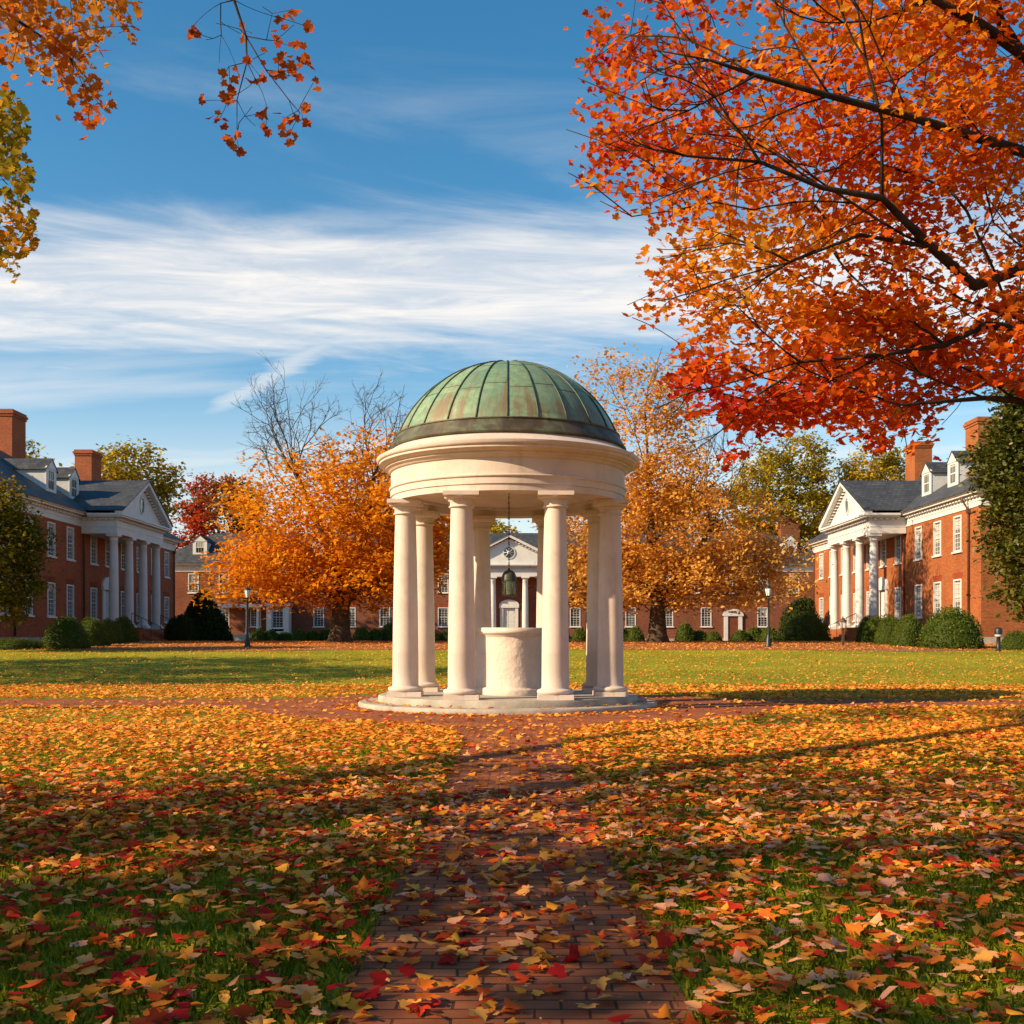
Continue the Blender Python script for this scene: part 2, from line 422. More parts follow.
class MB:
    """collects faces and links them as one mesh object"""
    def __init__(s):
        s.v = []; s.f = []; s.sm = []
    def add(s, vs, fs, smooth=False):
        k = len(s.v)
        s.v.extend([tuple(map(float, p)) for p in vs])
        s.f.extend([tuple(i + k for i in f) for f in fs])
        s.sm.extend([smooth] * len(fs))
        return s
    def box(s, x0, x1, y0, y1, z0, z1):
        vs = [(x, y, z) for z in (z0, z1) for y in (y0, y1) for x in (x0, x1)]
        fs = [(0, 2, 3, 1), (4, 5, 7, 6), (0, 1, 5, 4), (2, 6, 7, 3), (0, 4, 6, 2), (1, 3, 7, 5)]
        return s.add(vs, fs)
    def lathe(s, prof, n=32, c=(0, 0), smooth=True, a0=0.0):
        """prof: list of (r, z); sharp corners by repeating a point"""
        vs = []; fs = []
        for r, z in prof:
            for k in range(n):
                a = a0 + 2 * pi * k / n
                vs.append((c[0] + r * cos(a), c[1] + r * sin(a), z))
        for i in range(len(prof) - 1):
            if prof[i] == prof[i + 1]: continue
            for k in range(n):
                k2 = (k + 1) % n
                fs.append((i * n + k, i * n + k2, (i + 1) * n + k2, (i + 1) * n + k))
        return s.add(vs, fs, smooth)
    def tube(s, pts, rad, n=6):
        pts = [Vector(p) for p in pts]
        if not hasattr(rad, '__len__'): rad = [rad] * len(pts)
        vs = []; fs = []
        for i, p in enumerate(pts):
            d = (pts[min(i + 1, len(pts) - 1)] - pts[max(i - 1, 0)]).normalized()
            a = d.orthogonal().normalized(); bb = d.cross(a)
            if i and (a.dot(pa) < 0.9):
                a = (pa - d * pa.dot(d)).normalized(); bb = d.cross(a)
            pa = a
            for k in range(n):
                q = 2 * pi * k / n
                vs.append(p + (a * cos(q) + bb * sin(q)) * rad[i])
        for i in range(len(pts) - 1):
            for k in range(n):
                k2 = (k + 1) % n
                fs.append((i * n + k, i * n + k2, (i + 1) * n + k2, (i + 1) * n + k))
        fs.append(tuple(range(n))[::-1]); fs.append(tuple(range((len(pts) - 1) * n, len(pts) * n)))
        return s.add(vs, fs, True)
    def prism(s, poly, y0, y1):
        """poly in (x, z), pushed along y"""
        n = len(poly)
        vs = [(x, y0, z) for x, z in poly] + [(x, y1, z) for x, z in poly]
        fs = [tuple(range(n)), tuple(range(n, 2 * n))[::-1]]
        fs += [(i, i + n, (i + 1) % n + n, (i + 1) % n) for i in range(n)]
        return s.add(vs, fs)
    def mesh(s, name):
        me = bpy.data.meshes.new(name)
        me.from_pydata(s.v, [], s.f)
        me.polygons.foreach_set('use_smooth', np.array(s.sm, dtype=bool))
        return me
    def build(s, name, mat, parent=None, bevel=0.0, fix=True):
        me = s.mesh(name)
        if fix:
            bm = bmesh.new(); bm.from_mesh(me)
            bmesh.ops.recalc_face_normals(bm, faces=bm.faces)
            bm.to_mesh(me); bm.free()
        o = link_mesh(name, me, mat, parent)
        if bevel:
            md = o.modifiers.new('soft_edge', 'BEVEL'); md.width = bevel; md.segments = 2; md.limit_method = 'ANGLE'; md.angle_limit = R(40)
        return o


def inst_mesh(name, tv, tf, pos, rot, scl, tint):
    """many copies of a small leaf shape as one mesh with a per-leaf tint"""
    tv = np.asarray(tv, dtype=np.float64)
    n, k = len(pos), len(tv)
    V = np.einsum('nij,kj->nki', rot, tv) * np.asarray(scl).reshape(n, 1, 1) + np.asarray(pos).reshape(n, 1, 3)
    me = bpy.data.meshes.new(name)
    me.vertices.add(n * k)
    me.vertices.foreach_set('co', V.reshape(-1).astype(np.float32))
    lt = np.array([len(f) for f in tf]); li = np.concatenate([np.array(f) for f in tf])
    LI = (li[None, :] + (np.arange(n) * k)[:, None]).reshape(-1)
    LT = np.tile(lt, n)
    LS = np.concatenate([[0], np.cumsum(LT)[:-1]])
    me.loops.add(len(LI)); me.loops.foreach_set('vertex_index', LI.astype(np.int32))
    me.polygons.add(len(LT)); me.polygons.foreach_set('loop_start', LS.astype(np.int32))
    me.update(calc_edges=True)
    at = me.attributes.new('tint', 'FLOAT', 'POINT')
    at.data.foreach_set('value', np.repeat(np.clip(tint, 0, 1), k).astype(np.float32))
    return me


def rot_from(yaw, tilt, taz):
    """yaw about z, then tilt by an angle about a horizontal axis at azimuth taz"""
    n = len(yaw)
    Z = np.zeros((n, 3, 3)); c, s = np.cos(yaw), np.sin(yaw)
    Z[:, 0, 0] = c; Z[:, 0, 1] = -s; Z[:, 1, 0] = s; Z[:, 1, 1] = c; Z[:, 2, 2] = 1
    ax = np.stack([np.cos(taz), np.sin(taz), np.zeros(n)], 1)
    K = np.zeros((n, 3, 3))
    K[:, 0, 1] = -ax[:, 2]; K[:, 0, 2] = ax[:, 1]; K[:, 1, 0] = ax[:, 2]
    K[:, 1, 2] = -ax[:, 0]; K[:, 2, 0] = -ax[:, 1]; K[:, 2, 1] = ax[:, 0]
    I = np.eye(3)[None]
    T = I + np.sin(tilt)[:, None, None] * K + (1 - np.cos(tilt))[:, None, None] * (K @ K)
    return T @ Z


def maple_shape(fold=0.18, curl=0.25):
    rp = [(0.0, -0.26), (0.20, -0.34), (0.42, -0.30), (0.36, -0.14), (0.52, -0.04), (0.60, 0.14), (0.44, 0.20), (0.27, 0.20), (0.30, 0.38), (0.16, 0.48), (0.0, 0.66)]
    lp = [(-x, y) for x, y in rp[1:-1]]
    pts = rp + lp
    vs = [(x, y - 0.1, abs(x) * fold - curl * (x * x + y * y) * 0.6) for x, y in pts]
    k = len(rp)
    right = list(range(k))
    left = [0, k - 1] + list(range(2 * k - 3, k - 1, -1))
    return vs, [right, left]


def maple_simple(fold=0.2, curl=0.3):
    rp = [(0.0, -0.30), (0.42, -0.30), (0.37, -0.08), (0.58, 0.15), (0.27, 0.24), (0.0, 0.62)]
    lp = [(-x, y) for x, y in rp[1:-1]]
    vs = [(x, y - 0.1, abs(x) * fold - curl * (x * x + y * y) * 0.6) for x, y in rp + lp]
    k = len(rp)
    return vs, [list(range(k)), [0, k - 1] + list(range(2 * k - 3, k - 1, -1))]


DIAMOND = ([(0, -0.5, 0), (0.36, -0.05, 0.08), (0, 0.55, 0), (-0.36, -0.05, 0.08)], [[0, 1, 2, 3]])
OVAL = ([(0, -0.5, 0), (0.24, -0.2, 0.05), (0.24, 0.2, 0.05), (0, 0.55, 0), (-0.24, 0.2, 0.05), (-0.24, -0.2, 0.05)], [[0, 1, 2, 3], [0, 3, 4, 5]])


def field(P, s, seed=0):
    """smooth random field in 0..1 over points"""
    r = np.random.default_rng(seed)
    out = np.zeros(len(P)); tot = 0
    for o in range(4):
        k = r.normal(size=(4, 3)) * s * 2 ** o * 0.8
        ph = r.uniform(0, 2 * pi, 4); a = 0.6 ** o
        out += a * np.sin(P @ k.T + ph).mean(1); tot += a
    return np.clip(0.5 + out / tot * 0.9, 0, 1)


def ground_z(x, y):
    t = np.clip((np.asarray(y, dtype=float) - 22) / (68 - 22), 0, 1)
    return 1.0 * t * t * (3 - 2 * t)


def PX(px, py, Y):
    return np.array([(px - 512) / F * Y, Y, EYE + (HZ - py) / F * Y])


def project(P):
    return np.stack([512 + F * P[:, 0] / P[:, 1], HZ - F * (P[:, 2] - EYE) / P[:, 1]], 1)


def in_poly(p, poly):
    x, y = p[:, 0], p[:, 1]
    ins = np.zeros(len(p), bool)
    n = len(poly)
    for i in range(n):
        x1, y1 = poly[i]; x2, y2 = poly[(i + 1) % n]
        cnd = ((y1 > y) != (y2 > y))
        with np.errstate(divide='ignore', invalid='ignore'):
            xi = (x2 - x1) * (y - y1) / (y2 - y1) + x1
        ins ^= cnd & (x < xi)
    return ins


# ------------------------------------------------------------------ ground
ROT_C = (-0.07, 18.6)
gx = np.concatenate([np.linspace(-900, -70, 6), np.linspace(-60, 60, 31), np.linspace(70, 900, 6)])
gy = np.concatenate([np.linspace(-600, -20, 5), np.linspace(-10, 21, 6), np.linspace(22, 68, 40), np.linspace(75, 1500, 10)])
mb = MB()
X, Y = np.meshgrid(gx, gy)
Zg = ground_z(X, Y)
nx = len(gx)
mb.add(np.stack([X.ravel(), Y.ravel(), Zg.ravel()], 1),
       [(j * nx + i, j * nx + i + 1, (j + 1) * nx + i + 1, (j + 1) * nx + i) for j in range(len(gy) - 1) for i in range(nx - 1)], True)
tag(mb.build('lawn', M['lawn'], fix=False), kind='structure')


def sheet(name, mat, xs, ys, dz):
    """a strip laid on the terrain"""
    m_ = MB()
    X, Y = np.meshgrid(xs, ys); Z = ground_z(X, Y) + dz
    n = len(xs)
    m_.add(np.stack([X.ravel(), Y.ravel(), Z.ravel()], 1),
           [(j * n + i, j * n + i + 1, (j + 1) * n + i + 1, (j + 1) * n + i) for j in range(len(ys) - 1) for i in range(n - 1)], True)
    return tag(m_.build(name, mat, fix=False), kind='structure')


# leaf-strewn bed between the lawn and the far buildings (ragged front edge)
m_ = MB()
xs = np.linspace(-60, 60, 121)
front = 49.5 + 1.0 * np.sin(xs * 0.21 + 1) + 0.6 * np.sin(xs * 0.63)
rows = []
for k in range(14):
    f_ = k / 13
    rows.append(front + (125 - front) * f_ ** 1.5)
Yb = np.array(rows); Xb = np.tile(xs, (14, 1)); Zb = ground_z(Xb, Yb) + 0.012
n = len(xs)
m_.add(np.stack([Xb.ravel(), Yb.ravel(), Zb.ravel()], 1),
       [(j * n + i, j * n + i + 1, (j + 1) * n + i + 1, (j + 1) * n + i) for j in range(13) for i in range(n - 1)], True)
tag(m_.build('leaf_bed', M['bed'], fix=False), kind='structure')
sheet('far_footpath', M['paving'], np.linspace(-60, 60, 61), np.linspace(59.0, 61.2, 4), 0.022)

# brick path, its round plaza and the cross path: one outline
PR = 4.4
PW = 0.53
CY0, CY1 = 17.9, 20.5
out = []
cx, cy = ROT_C
def arc(a0, a1, n):
    return [(cx + PR * cos(a), cy + PR * sin(a)) for a in np.linspace(a0, a1, n)]
aw = 1.05 / PR            # where the flare of the path meets the plaza
flare = [(PW, -8.0), (PW, 11.4), (PW + 0.04, 12.2), (PW + 0.14, 12.9), (PW + 0.34, 13.6), (PW + 0.62, 14.15)]
a_s = math.atan2(14.35 - cy, 1.35)
a_near = math.asin((CY0 - cy) / PR); a_far = math.asin((CY1 - cy) / PR)
right_side = flare + arc(a_s, a_near, 24) + [(60, CY0), (60, CY1)] + arc(a_far, pi / 2, 16)
out = right_side + [(2 * cx * 0 - x, y) if abs(x) > 20 or y < 14.3 else (2 * cx - x, y) for x, y in right_side[::-1][1:]]
bm = bmesh.new()
fv = [bm.verts.new((x, y, 0.004)) for x, y in out]
fc = bm.faces.new(fv)
bmesh.ops.triangulate(bm, faces=[fc])
bmesh.ops.recalc_face_normals(bm, faces=bm.faces)
if sum(f.normal.z for f in bm.faces) < 0:
    bmesh.ops.reverse_faces(bm, faces=bm.faces)
me = bpy.data.meshes.new('brick_path'); bm.to_mesh(me); bm.free()
tag(link_mesh('brick_path', me, M['paving']), kind='structure')


def on_path(x, y, grow=0.0):
    r = np.hypot(x - cx, y - cy)
    fl = PW + np.interp(y, [11.2, 12.2, 12.9, 13.6, 14.4], [0, .04, .14, .34, .9])
    return (r < PR + grow) | ((np.abs(x) < fl + grow) & (y < 15)) | ((y > CY0 - grow) & (y < CY1 + grow))


# ------------------------------------------------------------------ rotunda
rot = empty('rotunda', (cx, cy, 0), 0, 'open round temple with eight cream columns and green copper dome over the brick plaza', 'rotunda')
mb = MB()
mb.lathe([(0.01, 0.0), (2.50, 0.0), (2.50, 0.0), (2.51, 0.055), (2.485, 0.08), (2.485, 0.08), (2.18, 0.082), (2.18, 0.082),
          (2.18, 0.165), (2.16, 0.19), (2.16, 0.19), (0.01, 0.192)], 96)
mb.build('platform', M['stone'], rot, fix=True)

# columns: front pairs and rear pairs
CR = 1.80
angs = [(-23.1, -1), (24.2, -1), (-67.5, -1), (68.5, -1), (-57, 1), (62, 1), (-16.5, 1), (23.5, 1)]
CT = 3.37
def column_meshes():
    shaft = MB(); cap = MB(); base = MB()
    z0, z1 = 0.37, CT - 0.215
    prof = []
    for k in range(13):
        f_ = k / 12
        r = 0.212 - 0.046 * f_ ** 1.7
        prof.append((r, z0 + (z1 - z0) * f_))
    prof = [(0.232, 0.345), (0.222, 0.355)] + prof
    shaft.lathe(prof, 40)
    base.box(-0.272, 0.272, -0.272, 0.272, 0.190, 0.265)
    bp = [(0.28, 0.266)]
    for k in range(9):
        a = -pi / 2 + pi * k / 8
        bp.append((0.243 + 0.042 * cos(a), 0.305 + 0.039 * sin(a)))
    bp += [(0.236, 0.345), (0.23, 0.35)]
    base.lathe(bp, 40)
    zc = CT - 0.215
    cp = [(0.166, zc - 0.03), (0.196, zc - 0.02), (0.199, zc - 0.005), (0.178, zc + 0.01), (0.178, zc + 0.01), (0.180, zc + 0.07), (0.21, zc + 0.085), (0.21, zc + 0.1)]
    for k in range(7):
        a = k / 6 * pi / 2
        cp.append((0.205 + 0.065 * sin(a), zc + 0.1 + 0.05 * (1 - cos(a))))
    cap.lathe(cp, 40)
    cap.box(-0.275, 0.275, -0.275, 0.275, zc + 0.15, CT - 0.002)
    return shaft, base, cap
shaft, base, cap = column_meshes()
sm, bme, cme = shaft.mesh('column'), base.mesh('column_base'), cap.mesh('column_capital')
for me in (sm, bme, cme):
    bm = bmesh.new(); bm.from_mesh(me); bmesh.ops.recalc_face_normals(bm, faces=bm.faces); bm.to_mesh(me); bm.free()
for a, side in angs:
    a_ = R(a)
    o = link_mesh('column', sm, M['cream'], rot)
    o.location = (CR * sin(a_), side * CR * cos(a_), 0)
    link_mesh('base', bme, M['cream'], o)
    link_mesh('capital', cme, M['cream'], o)

mb = MB()
mb.lathe([(1.58, CT), (1.955, CT), (1.955, CT), (1.955, CT + .10), (1.955, CT + .10), (1.975, CT + .104), (1.975, CT + .104), (1.975, CT + .205),
          (1.975, CT + .205), (1.992, CT + .21), (2.00, CT + .225), (2.00, CT + .245), (1.965, CT + .25), (1.965, CT + .25), (1.965, CT + .50), (1.965, CT + .50),
          (1.99, CT + .505), (2.00, CT + .525), (2.03, CT + .55), (2.06, CT + .56), (2.06, CT + .56), (2.06, CT + .585), (2.06, CT + .585),
          (2.10, CT + .59), (2.13, CT + .615), (2.165, CT + .63), (2.165, CT + .63), (2.165, CT + .665), (2.165, CT + .665), (2.185, CT + .67), (2.20, CT + .70), (2.205, CT + .735),
          (2.205, CT + .735), (2.19, CT + .745), (1.99, CT + .84), (1.90, CT + .92), (1.9, CT + .92), (1.3, CT + .95)], 128)
mb.build('entablature', M['cream'], rot, fix=True)
mb = MB()
mb.lathe([(1.579, CT), (1.579, CT + 0.10), (1.579, CT + 0.10), (1.50, CT + .10), (1.50, CT + .10), (1.50, CT + .15), (1.50, CT + .15), (1.2, CT + .19), (0.8, CT + .22), (0.4, CT + .23), (0.002, CT + .232)], 64)
mb.build('ceiling', M['cream'], rot)
# dome
DR, DC = 1.99, 3.765
dz0 = 4.49
dome = MB()
pr = []
a0 = math.asin((dz0 - DC) / DR)
for k in range(25):
    a = a0 + (pi / 2 - a0) * k / 24
    pr.append((max(DR * cos(a), 0.002), DC + DR * sin(a)))
dome.lathe(pr, 120)
domeo = dome.build('dome', M['copper'], rot)
seam = MB()
for k in range(24):
    th = 2 * pi * (k + 0.5 if False else k) / 24 - pi / 2
    pts = []
    for j in range(17):
        a = a0 + (R(86) - a0) * j / 16
        r = DR + 0.008
        pts.append((r * cos(a) * cos(th), r * cos(a) * sin(th), DC + r * sin(a)))
    seam.tube(pts, 0.014, 5)
seam.build('seam', M['seam'], domeo)
for el in (R(41), R(63)):
    seam2 = MB()
    for k in range(24):
        th0 = 2 * pi * k / 24 - pi / 2
        e = el + (0.03 if k % 2 else -0.02)
        pts = [((DR + .001) * cos(e) * cos(th0 + q * 2 * pi / 24), (DR + .001) * cos(e) * sin(th0 + q * 2 * pi / 24), DC + (DR + .001) * sin(e)) for q in np.linspace(0, 1, 5)]
        seam2.tube(pts, 0.005, 4)
    seam2.build('cross_seam', M['seam'], domeo)
rim = MB()
rim.lathe([(1.88, 4.25), (1.985, 4.255), (1.995, 4.28), (1.995, 4.28), (1.97, 4.32), (1.915, 4.41), (1.88, 4.475), (1.88, 4.475), (1.892, 4.48), (1.892, 4.502), (1.84, 4.508)], 120)
rim.build('dome_rim', M['copper_dark'], rot)

# well drum under the dome
well = empty('stone_well', (cx, cy, 0.19), 0, 'rough cream plastered stone well standing between the temple columns', 'well')
mb = MB()
mb.lathe([(0.66, 0.004), (0.66, 0.10), (0.64, 0.12), (0.60, 0.13), (0.60, 0.13), (0.60, 0.99)], 56, (0.0, 0.12))
mb.build('basin', M['plaster'], well)
cap_ = MB()
cap_.lathe([(0.60, 0.99), (0.63, 1.0), (0.645, 1.03), (0.645, 1.03), (0.67, 1.04), (0.67, 1.105), (0.66, 1.115), (0.66, 1.115), (0.42, 1.117), (0.42, 1.117), (0.42, 0.8), (0.01, 0.79)], 56, (0.0, 0.12))
cap_.build('basin_cap', M['cream'], well)
mb = MB()
ped = []
mb.lathe([(0.505, 0.004), (0.505, 0.085), (0.49, 0.105), (0.462, 0.115), (0.452, 0.13), (0.445, 0.14), (0.44, 0.5), (0.445, 0.90), (0.452, 0.965)], 64, (0.10, -0.32))
mb.build('pedestal', M['plaster'], well)
mb = MB()
mb.lathe([(0.452, 0.966), (0.48, 0.985), (0.49, 1.01), (0.49, 1.01), (0.515, 1.015), (0.52, 1.05), (0.515, 1.095), (0.505, 1.10), (0.505, 1.10), (0.002, 1.104)], 64, (0.10, -0.32))
mb.build('pedestal_cap', M['cream'], well)

# hanging lantern
lan = empty('hanging_lantern', (cx + 0.02, cy - 0.1, 2.25), 0, 'dark metal bell shaped lantern hanging on a long chain inside the temple', 'lantern')
mb = MB()
zt = CT + 0.225 - 2.25
nlk = 30
for k in range(nlk):
    z = 0.06 + (zt - 0.06) * k / nlk
    L = (zt - 0.06) / nlk * 1.25
    w_ = 0.013
    pts = []
    for q in range(9):
        a = 2 * pi * q / 8
        d = w_ * cos(a); h = z + L / 2 + L / 2 * sin(a)
        pts.append((d, 0, h) if k % 2 else (0, d, h))
    mb.tube(pts, 0.0055, 4)
mb.build('chain', M['iron'], lan)
mb = MB()
mb.lathe([(0.012, 0.06), (0.02, 0.04), (0.03, 0.025), (0.065, 0.012), (0.098, -0.02), (0.118, -0.065), (0.126, -0.11), (0.128, -0.15), (0.132, -0.152), (0.132, -0.16), (0.125, -0.162)], 28)
mb.build('lantern_cap', M['concrete'], lan)
mb = MB()
mb.lathe([(0.120, -0.163), (0.122, -0.28), (0.118, -0.385)], 28)
mb.build('glass', M['lglass'], lan)
mb = MB()
mb.lathe([(0.128, -0.386), (0.128, -0.41), (0.05, -0.412), (0.002, -0.414)], 28)
for k in range(6):
    a = 2 * pi * k / 6
    mb.tube([(0.127 * cos(a), 0.127 * sin(a), -0.16), (0.127 * cos(a), 0.127 * sin(a), -0.39)], 0.006, 5)
mb.build('frame', M['concrete'], lan)
mb = MB()
mb.lathe([(0.002, -0.34), (0.03, -0.33), (0.035, -0.27), (0.02, -0.2), (0.008, -0.16)], 12)
mb.build('candle_tube', M['frost'], lan)


# ------------------------------------------------------------------ Georgian buildings
def wall_holes(mb, x0, x1, z0, z1, y, holes, depth):
    """wall face at y (facing -y) with openings and their reveals"""
    xs = sorted({x0, x1, *[h[0] for h in holes], *[h[1] for h in holes]})
    zs = sorted({z0, z1, *[h[2] for h in holes], *[h[3] for h in holes]})
    for i in range(len(xs) - 1):
        for j in range(len(zs) - 1):
            xm, zm = (xs[i] + xs[i + 1]) / 2, (zs[j] + zs[j + 1]) / 2
            if any(h[0] < xm < h[1] and h[2] < zm < h[3] for h in holes): continue
            mb.add([(xs[i], y, zs[j]), (xs[i + 1], y, zs[j]), (xs[i + 1], y, zs[j + 1]), (xs[i], y, zs[j + 1])], [(0, 1, 2, 3)])
    for a, b_, c_, d_ in holes:
        for p, q in (((a, c_), (a, d_)), ((a, d_), (b_, d_)), ((b_, d_), (b_, c_)), ((b_, c_), (a, c_))):
            mb.add([(p[0], y, p[1]), (q[0], y, q[1]), (q[0], y + depth, q[1]), (p[0], y + depth, p[1])], [(0, 1, 2, 3)])


WW, WH = 1.10, 2.0
def window_meshes(cols=3, rows=4):
    fr = MB(); w2, h = WW / 2, WH
    t_ = 0.085
    fr.box(-w2, -w2 + t_, -0.035, 0.12, 0, h); fr.box(w2 - t_, w2, -0.035, 0.12, 0, h)
    fr.box(-w2 + t_, w2 - t_, -0.035, 0.12, h - t_, h); fr.box(-w2 + t_, w2 - t_, -0.03, 0.12, 0, 0.06)
    iw = WW - 2 * t_
    fr.box(-w2 + t_, w2 - t_, 0.03, 0.10, h / 2 - 0.03, h / 2 + 0.03)
    for k in range(1, cols):
        x = -w2 + t_ + iw * k / cols
        fr.box(x - 0.014, x + 0.014, 0.055, 0.095, 0.06, h / 2 - 0.03)
        fr.box(x - 0.014, x + 0.014, 0.055, 0.095, h / 2 + 0.03, h - t_)
    for k in range(1, rows * 2):
        if k == rows: continue
        z = h * k / (rows * 2)
        for i in range(cols):
            xa = -w2 + t_ + iw * i / cols + 0.0145; xb = -w2 + t_ + iw * (i + 1) / cols - 0.0145
            fr.box(xa, xb, 0.057, 0.093, z - 0.012, z + 0.012)
    pane = MB()
    pane.add([(-w2 + .02, 0.105, 0.02), (w2 - .02, 0.105, 0.02), (w2 - .02, 0.105, h - .02), (-w2 + .02, 0.105, h - .02)], [(0, 1, 2, 3)])
    blind = MB()
    blind.box(-w2 + t_, w2 - t_, 0.108, 0.115, h * 0.5, h - t_)
    sill = MB(); sill.box(-w2 - 0.10, w2 + 0.10, -0.11, 0.10, -0.10, -0.002)
    lin = MB(); lin.prism([(-w2 - 0.02, h + 0.002), (w2 + 0.02, h + 0.002), (w2 + 0.16, h + 0.36), (-w2 - 0.16, h + 0.36)], -0.012, 0.10)
    res = []
    for q, nm in ((fr, 'window'), (pane, 'pane'), (sill, 'sill'), (lin, 'lintel')):
        me = q.mesh(nm)
        bm = bmesh.new(); bm.from_mesh(me); bmesh.ops.recalc_face_normals(bm, faces=bm.faces); bm.to_mesh(me); bm.free()
        res.append(me)
    return res
WIN = window_meshes()


def place_window(root, x, z, y=0.0, lintel=True):
    o = link_mesh('window', WIN[0], M['white'], root)
    o.location = (x, y, z)
    link_mesh('pane', WIN[1], M['glass'], o)
    link_mesh('sill', WIN[2], M['white'], o)
    if lintel: link_mesh('lintel', WIN[3], M['lintel'], o)
    return o


def col_mesh(h, r):
    mb = MB()
    mb.box(-r * 1.35, r * 1.35, -r * 1.35, r * 1.35, 0, 0.14)
    pr = [(r * 1.28, 0.141), (r * 1.32, 0.19), (r * 1.26, 0.24), (r * 1.05, 0.27), (r, 0.30)]
    for k in range(9):
        f_ = k / 8
        pr.append((r * (1 - 0.17 * f_ ** 1.8), 0.30 + (h - 0.72) * f_))
    zt = h - 0.42
    pr += [(r * 0.9, zt + 0.02), (r * 0.9, zt + 0.05), (r * 0.84, zt + 0.06), (r * 0.84, zt + 0.16), (r * 1.0, zt + 0.2), (r * 1.16, zt + 0.27)]
    mb.lathe(pr, 28)
    mb.box(-r * 1.25, r * 1.25, -r * 1.25, r * 1.25, zt + 0.271, h - 0.001)
    return mb


